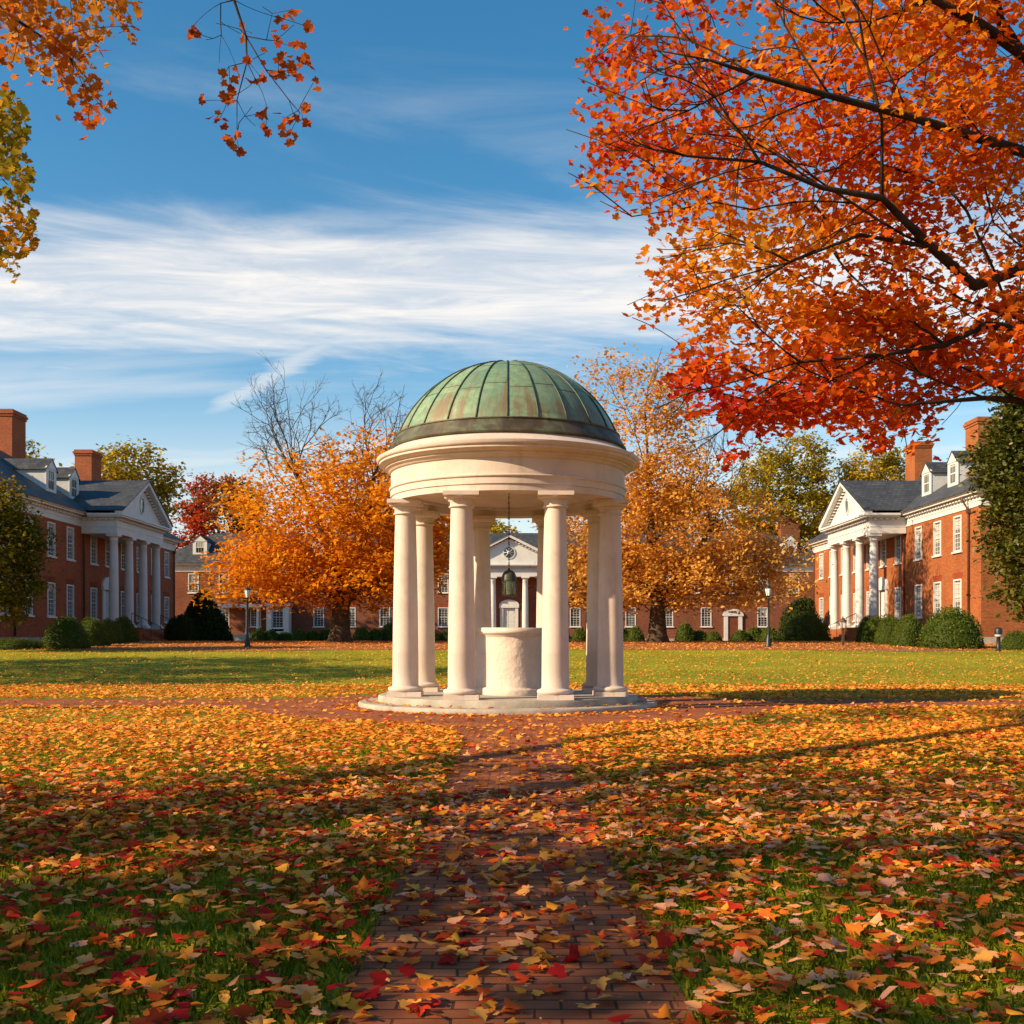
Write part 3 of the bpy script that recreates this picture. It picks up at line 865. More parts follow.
def georgian(name, loc, rz, x0, x1, label, brick, wins_up, wins_low, door, portico, dormers, chimneys, pipes,
             depth=12.0, steps=True, round_emblem=False, col_r=0.30, porch_h=0.9, extra_end=None):
    root = empty(name, loc, rz, label, 'building')
    SL1, SL2 = 1.5, 5.05
    FZ, EV = 7.25, 8.1
    # walls
    mb = MB()
    holes = [(x - WW / 2, x + WW / 2, SL1, SL1 + WH) for x in wins_low] + [(x - WW / 2, x + WW / 2, SL2, SL2 + WH) for x in wins_up]
    dh = None
    if door is not None:
        dh = (door - 0.62, door + 0.62, porch_h, porch_h + 2.5); holes.append(dh)
    wall_holes(mb, x0, x1, 0.25, FZ + 0.02, 0.0, holes, 0.2)
    ends = []
    if extra_end:
        ends = extra_end
    for sx_, xx in ((-1, x0), (1, x1)):
        mb.add([(xx, 0, 0.25), (xx, depth, 0.25), (xx, depth, FZ + .02), (xx, 0, FZ + .02)], [(0, 1, 2, 3)])
    mb.add([(x0, depth, 0.25), (x1, depth, 0.25), (x1, depth, FZ + .02), (x0, depth, FZ + .02)], [(0, 1, 2, 3)])
    mb.build('wall', brick, root, fix=False)
    mb = MB(); mb.box(x0 + .3, x1 - .3, 0.35, depth - .3, 0.45, FZ)
    mb.build('interior', M['iron'], root)
    mb = MB(); mb.box(x0 - .05, x1 + .05, -.05, depth + .05, -0.6, 0.249)
    mb.build('base_course', M['stone'], root)
    for x in wins_low: place_window(root, x, SL1)
    for x in wins_up: place_window(root, x, SL2, lintel=False)
    for xw in ends:
        for zz in (SL1, SL2):
            pass
    # entablature and cornice, wrapped round the block
    mb = MB()
    def ring(off, za, zb): mb.box(x0 - off, x1 + off, -off, depth + off, za, zb)
    ring(0.05, FZ, FZ + .28); ring(0.08, FZ + .281, FZ + .33); ring(0.06, FZ + .331, FZ + .52)
    ring(0.16, FZ + .60, FZ + .66); ring(0.42, FZ + .661, FZ + .76); ring(0.50, FZ + .761, FZ + .80); ring(0.56, FZ + .801, EV + 0.02)
    ring(0.08, FZ + .521, FZ + .599)
    for k in range(int((x1 - x0) / 0.42)):
        xx = x0 + 0.2 + k * 0.42
        mb.box(xx, xx + .22, -0.24, -0.081, FZ + .50, FZ + .60)
    mb.build('cornice', M['white'], root)
    # hip roof
    ov = 0.60; rd = depth / 2; slope = 0.65
    ez = EV + 0.03; rzh = ez + (rd + ov) * slope
    mb = MB()
    a, b_, c_, d_ = (x0 - ov, -ov, ez), (x1 + ov, -ov, ez), (x1 + ov, depth + ov, ez), (x0 - ov, depth + ov, ez)
    r0, r1 = (x0 + rd, rd, rzh), (x1 - rd, rd, rzh)
    e2 = lambda p: (p[0], p[1], p[2] - 0.06)
    mb.add([a, b_, c_, d_, r0, r1, e2(a), e2(b_), e2(c_), e2(d_)],
           [(0, 1, 5, 4), (1, 2, 5), (2, 3, 4, 5), (3, 0, 4), (6, 7, 1, 0), (7, 8, 2, 1), (8, 9, 3, 2), (9, 6, 0, 3)])
    roof = mb.build('roof', M['slate'], root)
    roofz = lambda y: ez + (y + ov) * slope
    for x, y, top, wx, wy in chimneys:
        mb = MB()
        zb = roofz(min(y, depth - y) - wy / 2) - 0.3
        mb.box(x - wx / 2, x + wx / 2, y - wy / 2, y + wy / 2, zb, top - 0.45)
        mb.box(x - wx / 2 - .06, x + wx / 2 + .06, y - wy / 2 - .06, y + wy / 2 + .06, top - .449, top - .30)
        mb.box(x - wx / 2 - .12, x + wx / 2 + .12, y - wy / 2 - .12, y + wy / 2 + .12, top - .299, top - .14)
        mb.box(x - wx / 2 - .05, x + wx / 2 + .05, y - wy / 2 - .05, y + wy / 2 + .05, top - .139, top)
        mb.build('chimney', brick, roof)
    for x in dormers:
        y = 1.0; zb = roofz(y) + 0.02; h = 1.35; w2 = 0.72
        yb = y + (h + 0.2) / slope
        mb = MB()
        mb.add([(x - w2, y, zb - .2), (x + w2, y, zb - .2), (x + w2, y, zb + h), (x - w2, y, zb + h), (x, y, zb + h + .62)], [(0, 1, 2, 4, 3)])
        for s_ in (-1, 1):
            mb.add([(x + s_ * w2, y, zb - .2), (x + s_ * w2, yb, zb + h - .1), (x + s_ * w2, yb, zb + h), (x + s_ * w2, y, zb + h)], [(0, 1, 2, 3)])
        dm = mb.build('dormer', M['siding'], root, fix=False)
        mb = MB()
        yr = y + (h + .62 + .2) / slope
        for s_ in (-1, 1):
            top_ = [(x, y - .14, zb + h + .66), (x, yr, zb + h + .66), (x + s_ * (w2 + .14), yb, zb + h - .07), (x + s_ * (w2 + .14), y - .14, zb + h - .07)]
            mb.add(top_ + [(p[0], p[1], p[2] - .07) for p in top_], [(0, 1, 2, 3), (4, 7, 6, 5), (0, 3, 7, 4), (2, 6, 7, 3)])
        mb.build('roof', M['slate'], dm)
        mb = MB()      # white front with trim
        mb.box(x - w2 - .03, x - .40, y - .06, y - .004, zb - .1, zb + h - .03); mb.box(x + .40, x + w2 + .03, y - .06, y - .004, zb - .1, zb + h - .03)
        mb.box(x - .399, x + .399, y - .06, y - .004, zb - .1, zb + .12); mb.box(x - .399, x + .399, y - .06, y - .004, zb + h - .15, zb + h - .03)
        mb.prism([(x - w2 - .12, zb + h - .029), (x + w2 + .12, zb + h - .029), (x, zb + h + .575)], y - .1, y - .005)
        mb.box(x - .398, x + .398, y - .045, y - .02, zb + h / 2 - .03, zb + h / 2 + .03)
        for q in (-.13, .13): mb.box(x + q - .012, x + q + .012, y - .04, y - .022, zb + .121, zb + h - .151)
        mb.build('window_frame', M['white'], dm)
        mb = MB(); mb.add([(x - .41, y - .018, zb + .1), (x + .41, y - .018, zb + .1), (x + .41, y - .018, zb + h - .12), (x - .41, y - .018, zb + h - .12)], [(0, 1, 2, 3)])
        mb.build('pane', M['glass'], dm, fix=False)
    for x in pipes:
        mb = MB()
        mb.tube([(x, -.48, EV - .2), (x, -.42, EV - .42), (x, -.12, FZ - .05), (x, -.10, FZ - .3), (x, -.10, 0.3)], 0.055, 8)
        mb.box(x - .11, x + .11, -.2, -.02, FZ - .25, FZ - .02)
        mb.build('downpipe', M['pipe'], root)
    if portico:
        pc, hw, pj, cz0, cz1, apex = portico      # centre, half width at outer columns, projection, column foot and top, apex height
        yf = -pj
        me = None
        cm = col_mesh(cz1 - cz0, col_r)
        first = cm.build('portico_column', M['white'], root)
        for k in range(4):
            o = first
            if k:
                o = first.copy(); COL.objects.link(o)
            o.location = (pc - hw + 2 * hw * k / 3, yf, cz0)
        e = hw + 0.42
        mb = MB()
        mb.box(pc - e, pc + e, yf - .36, -.051, cz1, cz1 + .42)
        mb.box(pc - e - .03, pc + e + .03, yf - .39, -.052, cz1 + .421, cz1 + .48)
        mb.box(pc - e, pc + e, yf - .36, -.053, cz1 + .481, cz1 + .85)
        mb.box(pc - e - .12, pc + e + .12, yf - .48, -.1, cz1 + .95, cz1 + 1.02)
        mb.box(pc - e - .04, pc + e + .04, yf - .40, -.1, cz1 + .851, cz1 + .949)
        mb.box(pc - e - .40, pc + e + .40, yf - .80, -.561, cz1 + 1.021, cz1 + 1.12)
        mb.box(pc - e - .48, pc + e + .48, yf - .88, -.562, cz1 + 1.121, cz1 + 1.24)
        for k in range(int((2 * e) / 0.36)):
            xx = pc - e + .06 + k * 0.36
            mb.box(xx, xx + .19, yf - .56, yf - .401, cz1 + .85, cz1 + .949)
        for s_ in (-1, 1):
            for k in range(int(pj / 0.36)):
                yy = yf - .2 + k * .36
                xa = pc + s_ * (e + .041); xb = pc + s_ * (e + .2)
                mb.box(min(xa, xb), max(xa, xb), yy, yy + .19, cz1 + .85, cz1 + .949)
        mb.build('portico_entablature', M['white'], root)
        zb = cz1 + 1.242; hb = e + .48
        sl = (apex - zb) / hb
        mb = MB()
        mb.prism([(pc - hb + .45, zb), (pc + hb - .45, zb), (pc, apex - sl * .45)], yf - .38, yf + 0.2)
        ped_ = mb.build('pediment', M['white'], root)
        mb = MB()
        for s_ in (-1, 1):   # raking cornice
            mb.prism([(pc + s_ * hb, zb), (pc + s_ * hb, zb + .16), (pc, apex + .16), (pc, apex - .10), (pc + s_ * (hb - .45), zb)], yf - .88, yf - .39)
            nd = int(hb / 0.36)
            for k in range(1, nd):
                xx = pc + s_ * (hb - .45) * (1 - k / nd); zz = apex - sl * abs(xx - pc) - .32 - .0
                if zz > zb + .05:
                    mb.box(xx - .09, xx + .09, yf - .56, yf - .389, zz, zz + .12)
        mb.build('raking_cornice', M['white'], ped_)
        # attic opening
        mb = MB(); oz = zb + (apex - zb) * 0.42
        rx, rzv = (0.55, 0.55) if round_emblem else (0.34, 0.52)
        n_ = 28
        ring_o = [(pc + (rx + .1) * cos(2 * pi * k / n_), oz + (rzv + .1) * sin(2 * pi * k / n_)) for k in range(n_)]
        ring_i = [(pc + rx * cos(2 * pi * k / n_), oz + rzv * sin(2 * pi * k / n_)) for k in range(n_)]
        y1_, y0_ = yf - .45, yf - .378
        vs = [(p[0], y1_, p[1]) for p in ring_o] + [(p[0], y1_, p[1]) for p in ring_i] + [(p[0], y0_, p[1]) for p in ring_o] + [(p[0], y0_, p[1]) for p in ring_i]
        fs = []
        for k in range(n_):
            k2 = (k + 1) % n_
            fs += [(k, k2, n_ + k2, n_ + k), (k, 2 * n_ + k, 2 * n_ + k2, k2), (n_ + k, n_ + k2, 3 * n_ + k2, 3 * n_ + k)]
        mb.add(vs, fs)
        if round_emblem:
            for k in range(4):
                a = pi * k / 4
                ca, sa = cos(a), sin(a)
                q = [(pc + ca * rx, oz + sa * rx), (pc - ca * rx, oz - sa * rx)]
                mb.tube([(q[0][0], yf - .42, q[0][1]), (q[1][0], yf - .42, q[1][1])], 0.035, 6)
            mb.lathe([(0.001, 0), (0.2, 0), (0.2, 0.05), (0.001, 0.05)], 16)
            for i in range(len(mb.v) - 64, len(mb.v)):
                x_, y_, z_ = mb.v[i]
                mb.v[i] = (pc + x_, yf - .47 + z_, oz + y_)
        aw_ = mb.build('attic_window', M['white'] if not round_emblem else M['siding'], ped_)
        mb = MB(); mb.add([(p[0], yf - .384, p[1]) for p in ring_i], [tuple(range(n_))])
        mb.build('pane', M['glass'], aw_, fix=False)
        # portico roof running back into the main roof
        mb = MB(); yb = (apex - ez) / slope - ov + 0.5
        for s_ in (-1, 1):
            tp = [(pc, yf - .95, apex + .22), (pc, yb, apex + .22), (pc + s_ * (hb + .06), yb, zb + .20), (pc + s_ * (hb + .06), yf - .95, zb + .20)]
            mb.add(tp + [(p[0], p[1], p[2] - .055) for p in tp], [(0, 1, 2, 3), (4, 7, 6, 5), (0, 3, 7, 4), (2, 6, 7, 3), (1, 5, 6, 2)])
        mb.build('portico_roof', M['slate'], root)
        # porch floor and steps
        mb = MB(); mb.box(pc - hw - .55, pc + hw + .55, yf - .55, -.06, -0.5, cz0 - .102)
        pb = mb.build('porch', brick, root)
        mb = MB(); mb.box(pc - hw - .62, pc + hw + .62, yf - .62, -.055, cz0 - .1, cz0 - .002)
        mb.build('floor_slab', M['stone'], pb)
        if steps:
            mb = MB(); ns = 6; rise = (cz0 + .05) / ns
            for k in range(ns):
                ya = yf - .625 - .34 * (k + 1)
                mb.box(pc - 3.2, pc + 3.2, ya, ya + .339, -0.5, cz0 - rise * (k + 1) + 0.03)
            mb.build('steps', brick, pb)
            for s_ in (-1, 1):
                mb = MB()
                xa, xb = pc + s_ * 3.205, pc + s_ * 3.65
                mb.box(min(xa, xb), max(xa, xb), yf - 1.5, yf - .63, -0.5, cz0 - 0.12)
                mb.box(min(xa, xb) - .05, max(xa, xb) + .05, yf - 1.55, yf - .628, cz0 - 0.119, cz0 - 0.03)
                mb.build('cheek_wall', brick, pb)
            for s_ in (-1, 1):
                mb = MB()
                xh = pc + s_ * 2.9
                mb.tube([(xh, yf - .7, cz0 + .9), (xh, yf - 2.6, 0.95)], 0.022, 6)
                for f_ in (0, .33, .66, 1):
                    yy = yf - .7 - 1.9 * f_
                    mb.tube([(xh, yy, cz0 + .9 - (cz0 - .05) * f_), (xh, yy, max(0, cz0 - (cz0) * f_ - .05))], 0.018, 6)
                mb.build('handrail', M['iron'], pb)
    if door is not None:
        x = door; z0 = porch_h
        mb = MB()
        mb.box(x - .95, x - .62, -.10, .05, z0, z0 + 2.55); mb.box(x + .62, x + .95, -.10, .05, z0, z0 + 2.55)
        mb.box(x - 1.05, x + 1.05, -.16, .05, z0 + 2.551, z0 + 2.8)
        n_ = 14
        mb.prism([(x - 1.05, z0 + 2.801)] + [(x + 1.05 * cos(pi - pi * k / n_) , z0 + 2.801 + .62 * sin(pi * k / n_)) for k in range(1, n_)] + [(x + 1.05, z0 + 2.801)], -.12, .04)
        ds = mb.build('door_surround', M['white'], root)
        mb = MB()
        mb.box(x - .619, x + .619, .08, .14, z0, z0 + 2.5)
        for cxx in (-.3, .3):
            for za, zb_ in ((.2, .95), (1.1, 1.75), (1.9, 2.3)):
                mb.box(x + cxx - .2, x + cxx + .2, .06, .079, z0 + za, z0 + zb_)
        dr = mb.build('door', M['door'], root)
        mb = MB(); mb.lathe([(0.001, 0), (.03, .01), (.035, .03), (.001, .045)], 10)
        ok = mb.build('handle', M['iron'], dr); ok.location = (x + .5, .04, z0 + 1.05); ok.rotation_euler = (R(90), 0, 0)
    return root


# left hall: facade plane x = -27.2, looks towards +x
offs_up = [-13.2, -10.2, -7.1, -4.3, -0.5, 2.1, 5.0, 8.2, 11.4, 14.6]
offs_lo = [-13.2, -10.2, -7.1, -4.3, -0.5, 5.0, 8.2, 11.4, 14.6]
georgian('brick_hall', (-27.2, 72.0, 1.0), R(90), -17.5, 16.8,
         'shaded red brick hall with white columned portico, on the left', M['wall_l'], offs_up, offs_lo, 1.9,
         (1.9, 4.15, 1.95, 0.93, 6.82, 10.6), [-4.8, -1.3, 9.5, 13.2], [(0.4, 5.9, 15.1, 2.0, 1.3), (13.9, 5.9, 14.8, 2.0, 1.3)], [-2.3, -12.0, 16.3])
# right hall: facade plane x = +24.9, looks towards -x; local x runs towards the camera
georgian('brick_hall', (24.9, 71.8, 1.0), R(-90), -19.0, 13.4,
         'sunlit orange brick hall with white columned portico, on the right', M['wall_r'],
         [10.35, 7.45, 4.45, 0.9, -1.9, -4.8, -7.8, -10.8, -13.8, -16.7], [10.35, 7.45, 4.45, 0.9, -4.8, -7.8, -10.8, -13.8, -16.7], -2.0,
         (-2.2, 4.25, 1.95, 0.93, 6.82, 10.6), [7.3, 3.2, -9, -13], [(-11.8, 6.0, 15.0, 2.0, 1.3), (-0.6, 6.0, 14.6, 2.0, 1.3)], [2.2, 12.0, -18.6])
# far hall across the end of the lawn, with its central pavilion
farw_u = [-33, -29.8, -26.5, -23.2, -19.9, -16.6, -13.3, -10, -6.9, 6.9, 10, 13.3, 16.6, 19.9, 23.2, 26.5, 29.8]
farw_l = [-33, -29.8, -26.5, -19.9, -16.6, -13.0, -10, -6.9, 6.9, 12.7, 16.6, 20.6, 26.5, 29.8]
fh = georgian('brick_hall', (-0.3, 115.0, 1.0), 0, -37, 33.5,
         'long dark red brick hall behind the orange trees at the far end of the lawn', M['wall_f'], farw_u, farw_l, 0.0,
         (0.0, 5.0, 1.6, 0.93, 6.62, 10.75), [-32.6, -20, -12, 12, 20, 29.6], [(30.3, 4.2, 13.4, 2.0, 1.3)], [-5.4, 5.6], depth=10.0, steps=False, round_emblem=True, col_r=0.33)
# white porch with three columns and a framed bay on the far hall
bay = MB()
bx = -23.9
bay.box(bx - 1.15, bx + 1.15, -1.5, -.06, -0.5, 1.0)
bay.box(bx - 1.15, bx - .62, -1.5, -.06, 1.001, 3.6); bay.box(bx + .62, bx + 1.15, -1.5, -.06, 1.001, 3.6)
bay.box(bx - 1.3, bx + 1.3, -1.65, -.058, 3.601, 3.95)
bo = bay.build('bay', M['white'], fh)
wo_ = place_window(fh, bx, 1.35, -1.3, False)
wo_.scale = (1.1, 1, 1.12)
bay = MB()
bay.add([(bx - 1.4, -1.75, 3.951), (bx + 1.4, -1.75, 3.951), (bx + 1.4, -.05, 3.951), (bx - 1.4, -.05, 3.951), (bx - .5, -.06, 4.9), (bx + .5, -.06, 4.9)],
        [(0, 1, 5, 4), (1, 2, 5), (3, 0, 4), (2, 3, 4, 5)])
bay.build('roof', M['slate'], bo)
pcm = col_mesh(2.75, 0.16).mesh('porch_column')
for xx in (-29.6, -27.0, -25.9):
    o = link_mesh('porch_column', pcm, M['white'], fh); o.location = (xx, -1.6, 0.7)
pb = MB(); pb.box(-30.1, -25.4, -2.0, -.056, -.5, 0.698); pb.build('porch', M['stone'], fh)
pb = MB(); pb.box(-30.1, -25.4, -2.0, -.056, 3.451, 3.8); pb.build('porch_roof', M['white'], fh)
# brown side door with an arched white surround on the far hall
x = 23.4
mb = MB()
mb.box(x - .95, x - .55, -.16, .03, -0.3, 2.6); mb.box(x + .55, x + .95, -.16, .03, -0.3, 2.6)
mb.prism([(x - 1.1, 2.601)] + [(x + 1.1 * cos(pi - pi * k / 12), 2.601 + .75 * sin(pi * k / 12)) for k in range(1, 12)] + [(x + 1.1, 2.601)], -.2, .02)
dso = mb.build('door_surround', M['white'], fh)
mb = MB(); mb.box(x - .549, x + .549, -.07, -.012, -.3, 2.6); mb.build('door', M['wood'], fh)
mb = MB(); mb.lathe([(0.001, 0), (.03, .01), (.001, .04)], 8); o = mb.build('handle', M['iron'], dso); o.location = (x + .4, -.09, 1.0); o.rotation_euler = (R(90), 0, 0)


# ------------------------------------------------------------------ trees
def skeleton(nodes, parents, att, wp=0.35, seg=1.0, jit=0.1, seed=0, sag=0.0):
    """joins every attractor to the nearest branch already grown (short ways home preferred)"""
    r = np.random.default_rng(seed)
    P = [np.array(p, float) for p in nodes]; par = list(parents)
    cap_n = len(att) * 8 + len(P) + 10
    A = np.zeros((cap_n, 3)); L = np.zeros(cap_n)
    for i, p in enumerate(P):
        A[i] = p
        L[i] = 0 if par[i] < 0 else L[par[i]] + np.linalg.norm(p - P[par[i]])
    cnt = len(P)
    start = P[-1] if False else np.mean(P, 0)
    dmin = np.min(np.linalg.norm(att[:, None, :] - np.array(P)[None], axis=2), axis=1)
    tips = []
    for ai in np.argsort(dmin):
        q = att[ai]
        d = np.linalg.norm(A[:cnt] - q, axis=1)
        i = int(np.argmin(d + wp * L[:cnt]))
        dist = d[i]
        k = max(1, min(6, int(round(dist / seg))))
        prev = i
        p0 = A[i].copy()
        # leave along the parent's heading for a bend
        if par[i] >= 0:
            hd = p0 - A[par[i]]; hd = hd / (np.linalg.norm(hd) + 1e-6) * dist * 0.35
        else:
            hd = np.zeros(3)
        for j in range(1, k + 1):
            f_ = j / k
            pt = (1 - f_) ** 2 * p0 + 2 * f_ * (1 - f_) * ((p0 + q) / 2 + hd * 0.5) + f_ ** 2 * q
            if j < k: pt = pt + r.normal(size=3) * jit * dist / k
            if cnt >= cap_n: break
            A[cnt] = pt; par.append(prev); L[cnt] = L[prev] + np.linalg.norm(pt - A[prev])
            prev = cnt; cnt += 1
        tips.append(prev)
    A = A[:cnt].copy(); par = np.array(par)
    n0 = len(P)
    for it in range(4):
        S = np.zeros_like(A); C = np.zeros(cnt)
        for i in range(cnt):
            if par[i] >= 0:
                S[par[i]] += A[i]; C[par[i]] += 1
        for i in range(n0, cnt):
            if C[i] == 1: A[i] = 0.5 * A[i] + 0.25 * (A[par[i]] + S[i])
    return A, par, np.array(tips)


def branch_out(nodes, pars, i, d, length, depth, r, up=0.25, ang=0.5, shrink=0.74):
    """forks a bare limb again and again from node i"""
    d = np.array(d, float); d /= np.linalg.norm(d)
    p = np.array(nodes[i], float); j = i
    for k in range(3):
        d = d + r.normal(size=3) * 0.10 + np.array([0, 0, up * 0.12]); d /= np.linalg.norm(d)
        p = p + d * length / 3
        nodes.append(p.copy()); pars.append(j); j = len(nodes) - 1
        if depth > 0 and k == 1 and r.uniform() < 0.8:
            q = d + r.normal(size=3) * ang * 1.1; branch_out(nodes, pars, j, q, length * shrink * 0.75, depth - 1, r, up, ang, shrink)
    if depth > 0:
        for k in range(2):
            q = d + r.normal(size=3) * ang * (0.5 + 0.5 * k) + np.array([0, 0, up * 0.3])
            branch_out(nodes, pars, j, q, length * shrink * r.uniform(.8, 1.1), depth - 1, r, up, ang, shrink)


def wood_mesh(mb, A, par, rtip, power=0.42, fixed=None, sides=(4, 10), maxr=None):
    n = len(A)
    load = np.zeros(n)
    kids = np.zeros(n, int)
    for i in range(n):
        if par[i] >= 0: kids[par[i]] += 1
    for i in range(n - 1, -1, -1):
        if kids[i] == 0: load[i] += 1
        if par[i] >= 0: load[par[i]] += load[i]
    rad = rtip * np.maximum(load, 1) ** power
    if maxr: rad = np.minimum(rad, maxr)
    if fixed:
        for i, r in fixed.items(): rad[i] = r
    # order children so that the heaviest continues its parent's tube
    main = -np.ones(n, int)
    for i in range(n):
        p = par[i]
        if p >= 0 and (main[p] < 0 or load[i] > load[main[p]]): main[p] = i
    done = np.zeros(n, bool)
    for i in range(n):
        if par[i] < 0 or (main[par[i]] != i):
            chain = [] if par[i] < 0 else [par[i]]
            j = i
            while j >= 0:
                chain.append(j); j = main[j]
            if len(chain) < 2: continue
            rs = [rad[c] for c in chain]
            if par[i] >= 0: rs[0] = min(rs[0], rs[1] * 1.25)
            sd = sides[1] if max(rs) > 0.1 else (6 if max(rs) > 0.03 else sides[0])
            mb.tube([A[c] for c in chain], rs, sd)
    return rad


def leaf_cloud(tips, per, spread, flat, seed):
    r = np.random.default_rng(seed)
    n = len(tips) * per
    P = np.repeat(tips, per, axis=0) + r.normal(size=(n, 3)) * np.array([spread, spread, spread * flat])
    return P, r


def make_tree(name, label, base, leafmat, bark, nodes, parents, att, per, spread, leaf, tint, group=None, shape=DIAMOND, rtip=0.02,
              power=0.42, fixed=None, maxr=None, wp=0.35, seg=1.0, flat=0.6, seed=1, bare=None, keep=None, category='tree', tilt=1.0, jit=0.1, leaf_pts=None):
    root = empty(name, tuple(base), 0, label, category, group)
    base = np.array(base, float)
    A, par, tips = skeleton(nodes, parents, att, wp, seg, jit, seed)
    mb = MB()
    wood_mesh(mb, A - base, par, rtip, power, fixed, maxr=maxr)
    mb.build('trunk', bark, root, fix=False)
    T = A[tips]
    if bare is not None: T = T[bare(T)]
    P, r = leaf_cloud(T, per, spread, flat, seed + 7)
    if leaf_pts is not None: P = np.concatenate([P, leaf_pts])
    if keep is not None: P = P[keep(P)]
    n = len(P)
    rotm = rot_from(r.uniform(0, 2 * pi, n), np.abs(r.normal(0, 0.75 * tilt, n)), r.uniform(0, 2 * pi, n))
    me = inst_mesh('crown', shape[0], shape[1], P - base, rotm, leaf * r.uniform(0.65, 1.25, n), tint(P, r))
    link_mesh('crown', me, leafmat, root)
    return root


def ellipsoid_pts(c, rad, n, r, shell=0.45, zmin=None):
    v = r.normal(size=(n * 3, 3)); v /= np.linalg.norm(v, axis=1)[:, None]
    rr = shell + (1 - shell) * r.uniform(size=len(v)) ** 0.6
    p = np.array(c) + v * rr[:, None] * np.array(rad)
    if zmin is not None: p = p[p[:, 2] > zmin]
    return p[:n]


def lumpy(c, rad, n, r, seed, zmin=None, amp=0.28, shell=0.35):
    p = ellipsoid_pts(c, rad, n * 2, r, shell, None)
    d = (p - np.array(c)) / np.array(rad)
    rr = np.linalg.norm(d, axis=1)
    lim = 1 - amp + amp * 2 * (field(d / np.maximum(rr, 1e-6)[:, None], 2.2, seed) - 0.25)
    p = p[rr < lim]
    if zmin is not None: p = p[p[:, 2] > zmin]
    return p[:n]


def simple_tree(name, label, x, y, top, crad, cz, czr, leafmat, bark, nat, per, spread, leaf, seed, tintf, group=None, trunk_r=0.3, fork=3.0, **kw):
    r = np.random.default_rng(seed)
    z0 = float(ground_z(x, y))
    att = lumpy((x, y, z0 + cz), (crad, crad, czr), nat, r, seed, zmin=z0 + 1.4)
    nodes = [(x, y, z0 - 0.2), (x + .02, y, z0 + .5), (x + r.normal() * .1, y + r.normal() * .1, z0 + fork * .6), (x + r.normal() * .2, y + r.normal() * .2, z0 + fork)]
    return make_tree(name, label, (x, y, z0), leafmat, bark, nodes, [-1, 0, 1, 2], att, per, spread, leaf, tintf, group,
                     fixed={0: trunk_r * 1.5, 1: trunk_r * 1.05, 2: trunk_r * .95, 3: trunk_r * .85}, maxr=trunk_r * .8, seed=seed, **kw)


# --- left orange maple on the far side of the lawn, its top already bare
r = np.random.default_rng(5)
bx_, by_ = -9.7, 62.0
bz_ = float(ground_z(bx_, by_))
c1 = lumpy((bx_ + 0.5, by_, bz_ + 6.9), (7.6, 5.5, 6.6), 900, r, 3, zmin=bz_ + 1.9, amp=0.14)
low_l = np.array([bx_ - 0.8, by_ - .5, bz_ + 3.9]) + r.uniform(-1, 1, (220, 3)) * np.array([6.2, 4.6, 1.5])
c2 = np.array([bx_ + 2.6, by_, bz_ + 9.5]) + r.normal(size=(110, 3)) * np.array([1.6, 1.6, 1.5])
nodes = [(bx_, by_, bz_ - .2), (bx_, by_, bz_ + .45), (bx_ + .05, by_, bz_ + 1.5), (bx_ + .1, by_, bz_ + 2.2),
         (bx_ - 1.3, by_ - .3, bz_ + 3.6), (bx_ - 3.2, by_ - .3, bz_ + 4.5), (bx_ - 4.6, by_, bz_ + 5.2),
         (bx_ - .2, by_, bz_ + 4.2), (bx_ - 1.4, by_, bz_ + 7.2), (bx_ - 2.4, by_, bz_ + 9.4),
         (bx_ + .9, by_ + .2, bz_ + 3.8), (bx_ + 1.5, by_, bz_ + 6.5), (bx_ + 1.9, by_, bz_ + 9.4),
         (bx_ + 1.9, by_ - .2, bz_ + 3.2), (bx_ + 3.6, by_, bz_ + 3.9)]
pars = [-1, 0, 1, 2, 3, 4, 5, 3, 7, 8, 3, 10, 11, 3, 13]
nodes = [np.array(p, float) for p in nodes]
rb_ = np.random.default_rng(55)
for i_, d_, l_ in ((9, (-.7, 0, .8), 2.2), (9, (.1, .2, 1), 2.1), (8, (-.9, -.2, .8), 2.4), (8, (-.5, .3, 1), 2.4), (12, (.3, .1, 1), 2.2), (12, (-.35, 0, 1), 2.2), (11, (.8, .2, .9), 2.4), (12, (.75, -.2, .9), 2.0), (11, (-.5, .3, 1), 2.6), (8, (-.2, -.3, 1), 3.2), (11, (.3, -.3, 1), 3.0), (9, (-.3, -.3, 1), 2.2)):
    branch_out(nodes, pars, i_, d_, l_ * .86, 5, rb_, 0.12, 0.52, 0.74)
make_tree('maple_tree', 'wide orange maple with a bare twiggy top and thick trunk behind the lawn', (bx_, by_, bz_), M['orange'], M['bark'], nodes, pars,
          np.concatenate([c1, low_l, c2]), 44, 0.46, 0.26,
          lambda P, r: 0.38 + 0.55 * field(P, 0.55, 4) + r.normal(0, 0.14, len(P)), None,
          keep=lambda P: np.random.default_rng(4).uniform(size=len(P)) < np.clip(1.05 - np.maximum(P[:, 2] - bz_ - 6.8 - 0.28 * (P[:, 0] - bx_), 0) / 5.5, .10, 1) * np.clip((field(P, 1.1, 44) - .14) / .2, .15, 1),
          fixed={0: .86, 1: .60, 2: .50, 3: .48, 4: .27, 5: .2, 6: .13, 7: .26, 8: .17, 9: .1, 10: .25, 11: .17, 12: .1, 13: .2, 14: .13}, maxr=0.15, rtip=0.0065, power=0.37, seed=5,
          bare=lambda T: (T[:, 2] < bz_ + 11.6 + 0.25 * (T[:, 0] - bx_) + 2.2 * (field(T, 1.3, 9) - .5)), seg=0.8, wp=0.45)

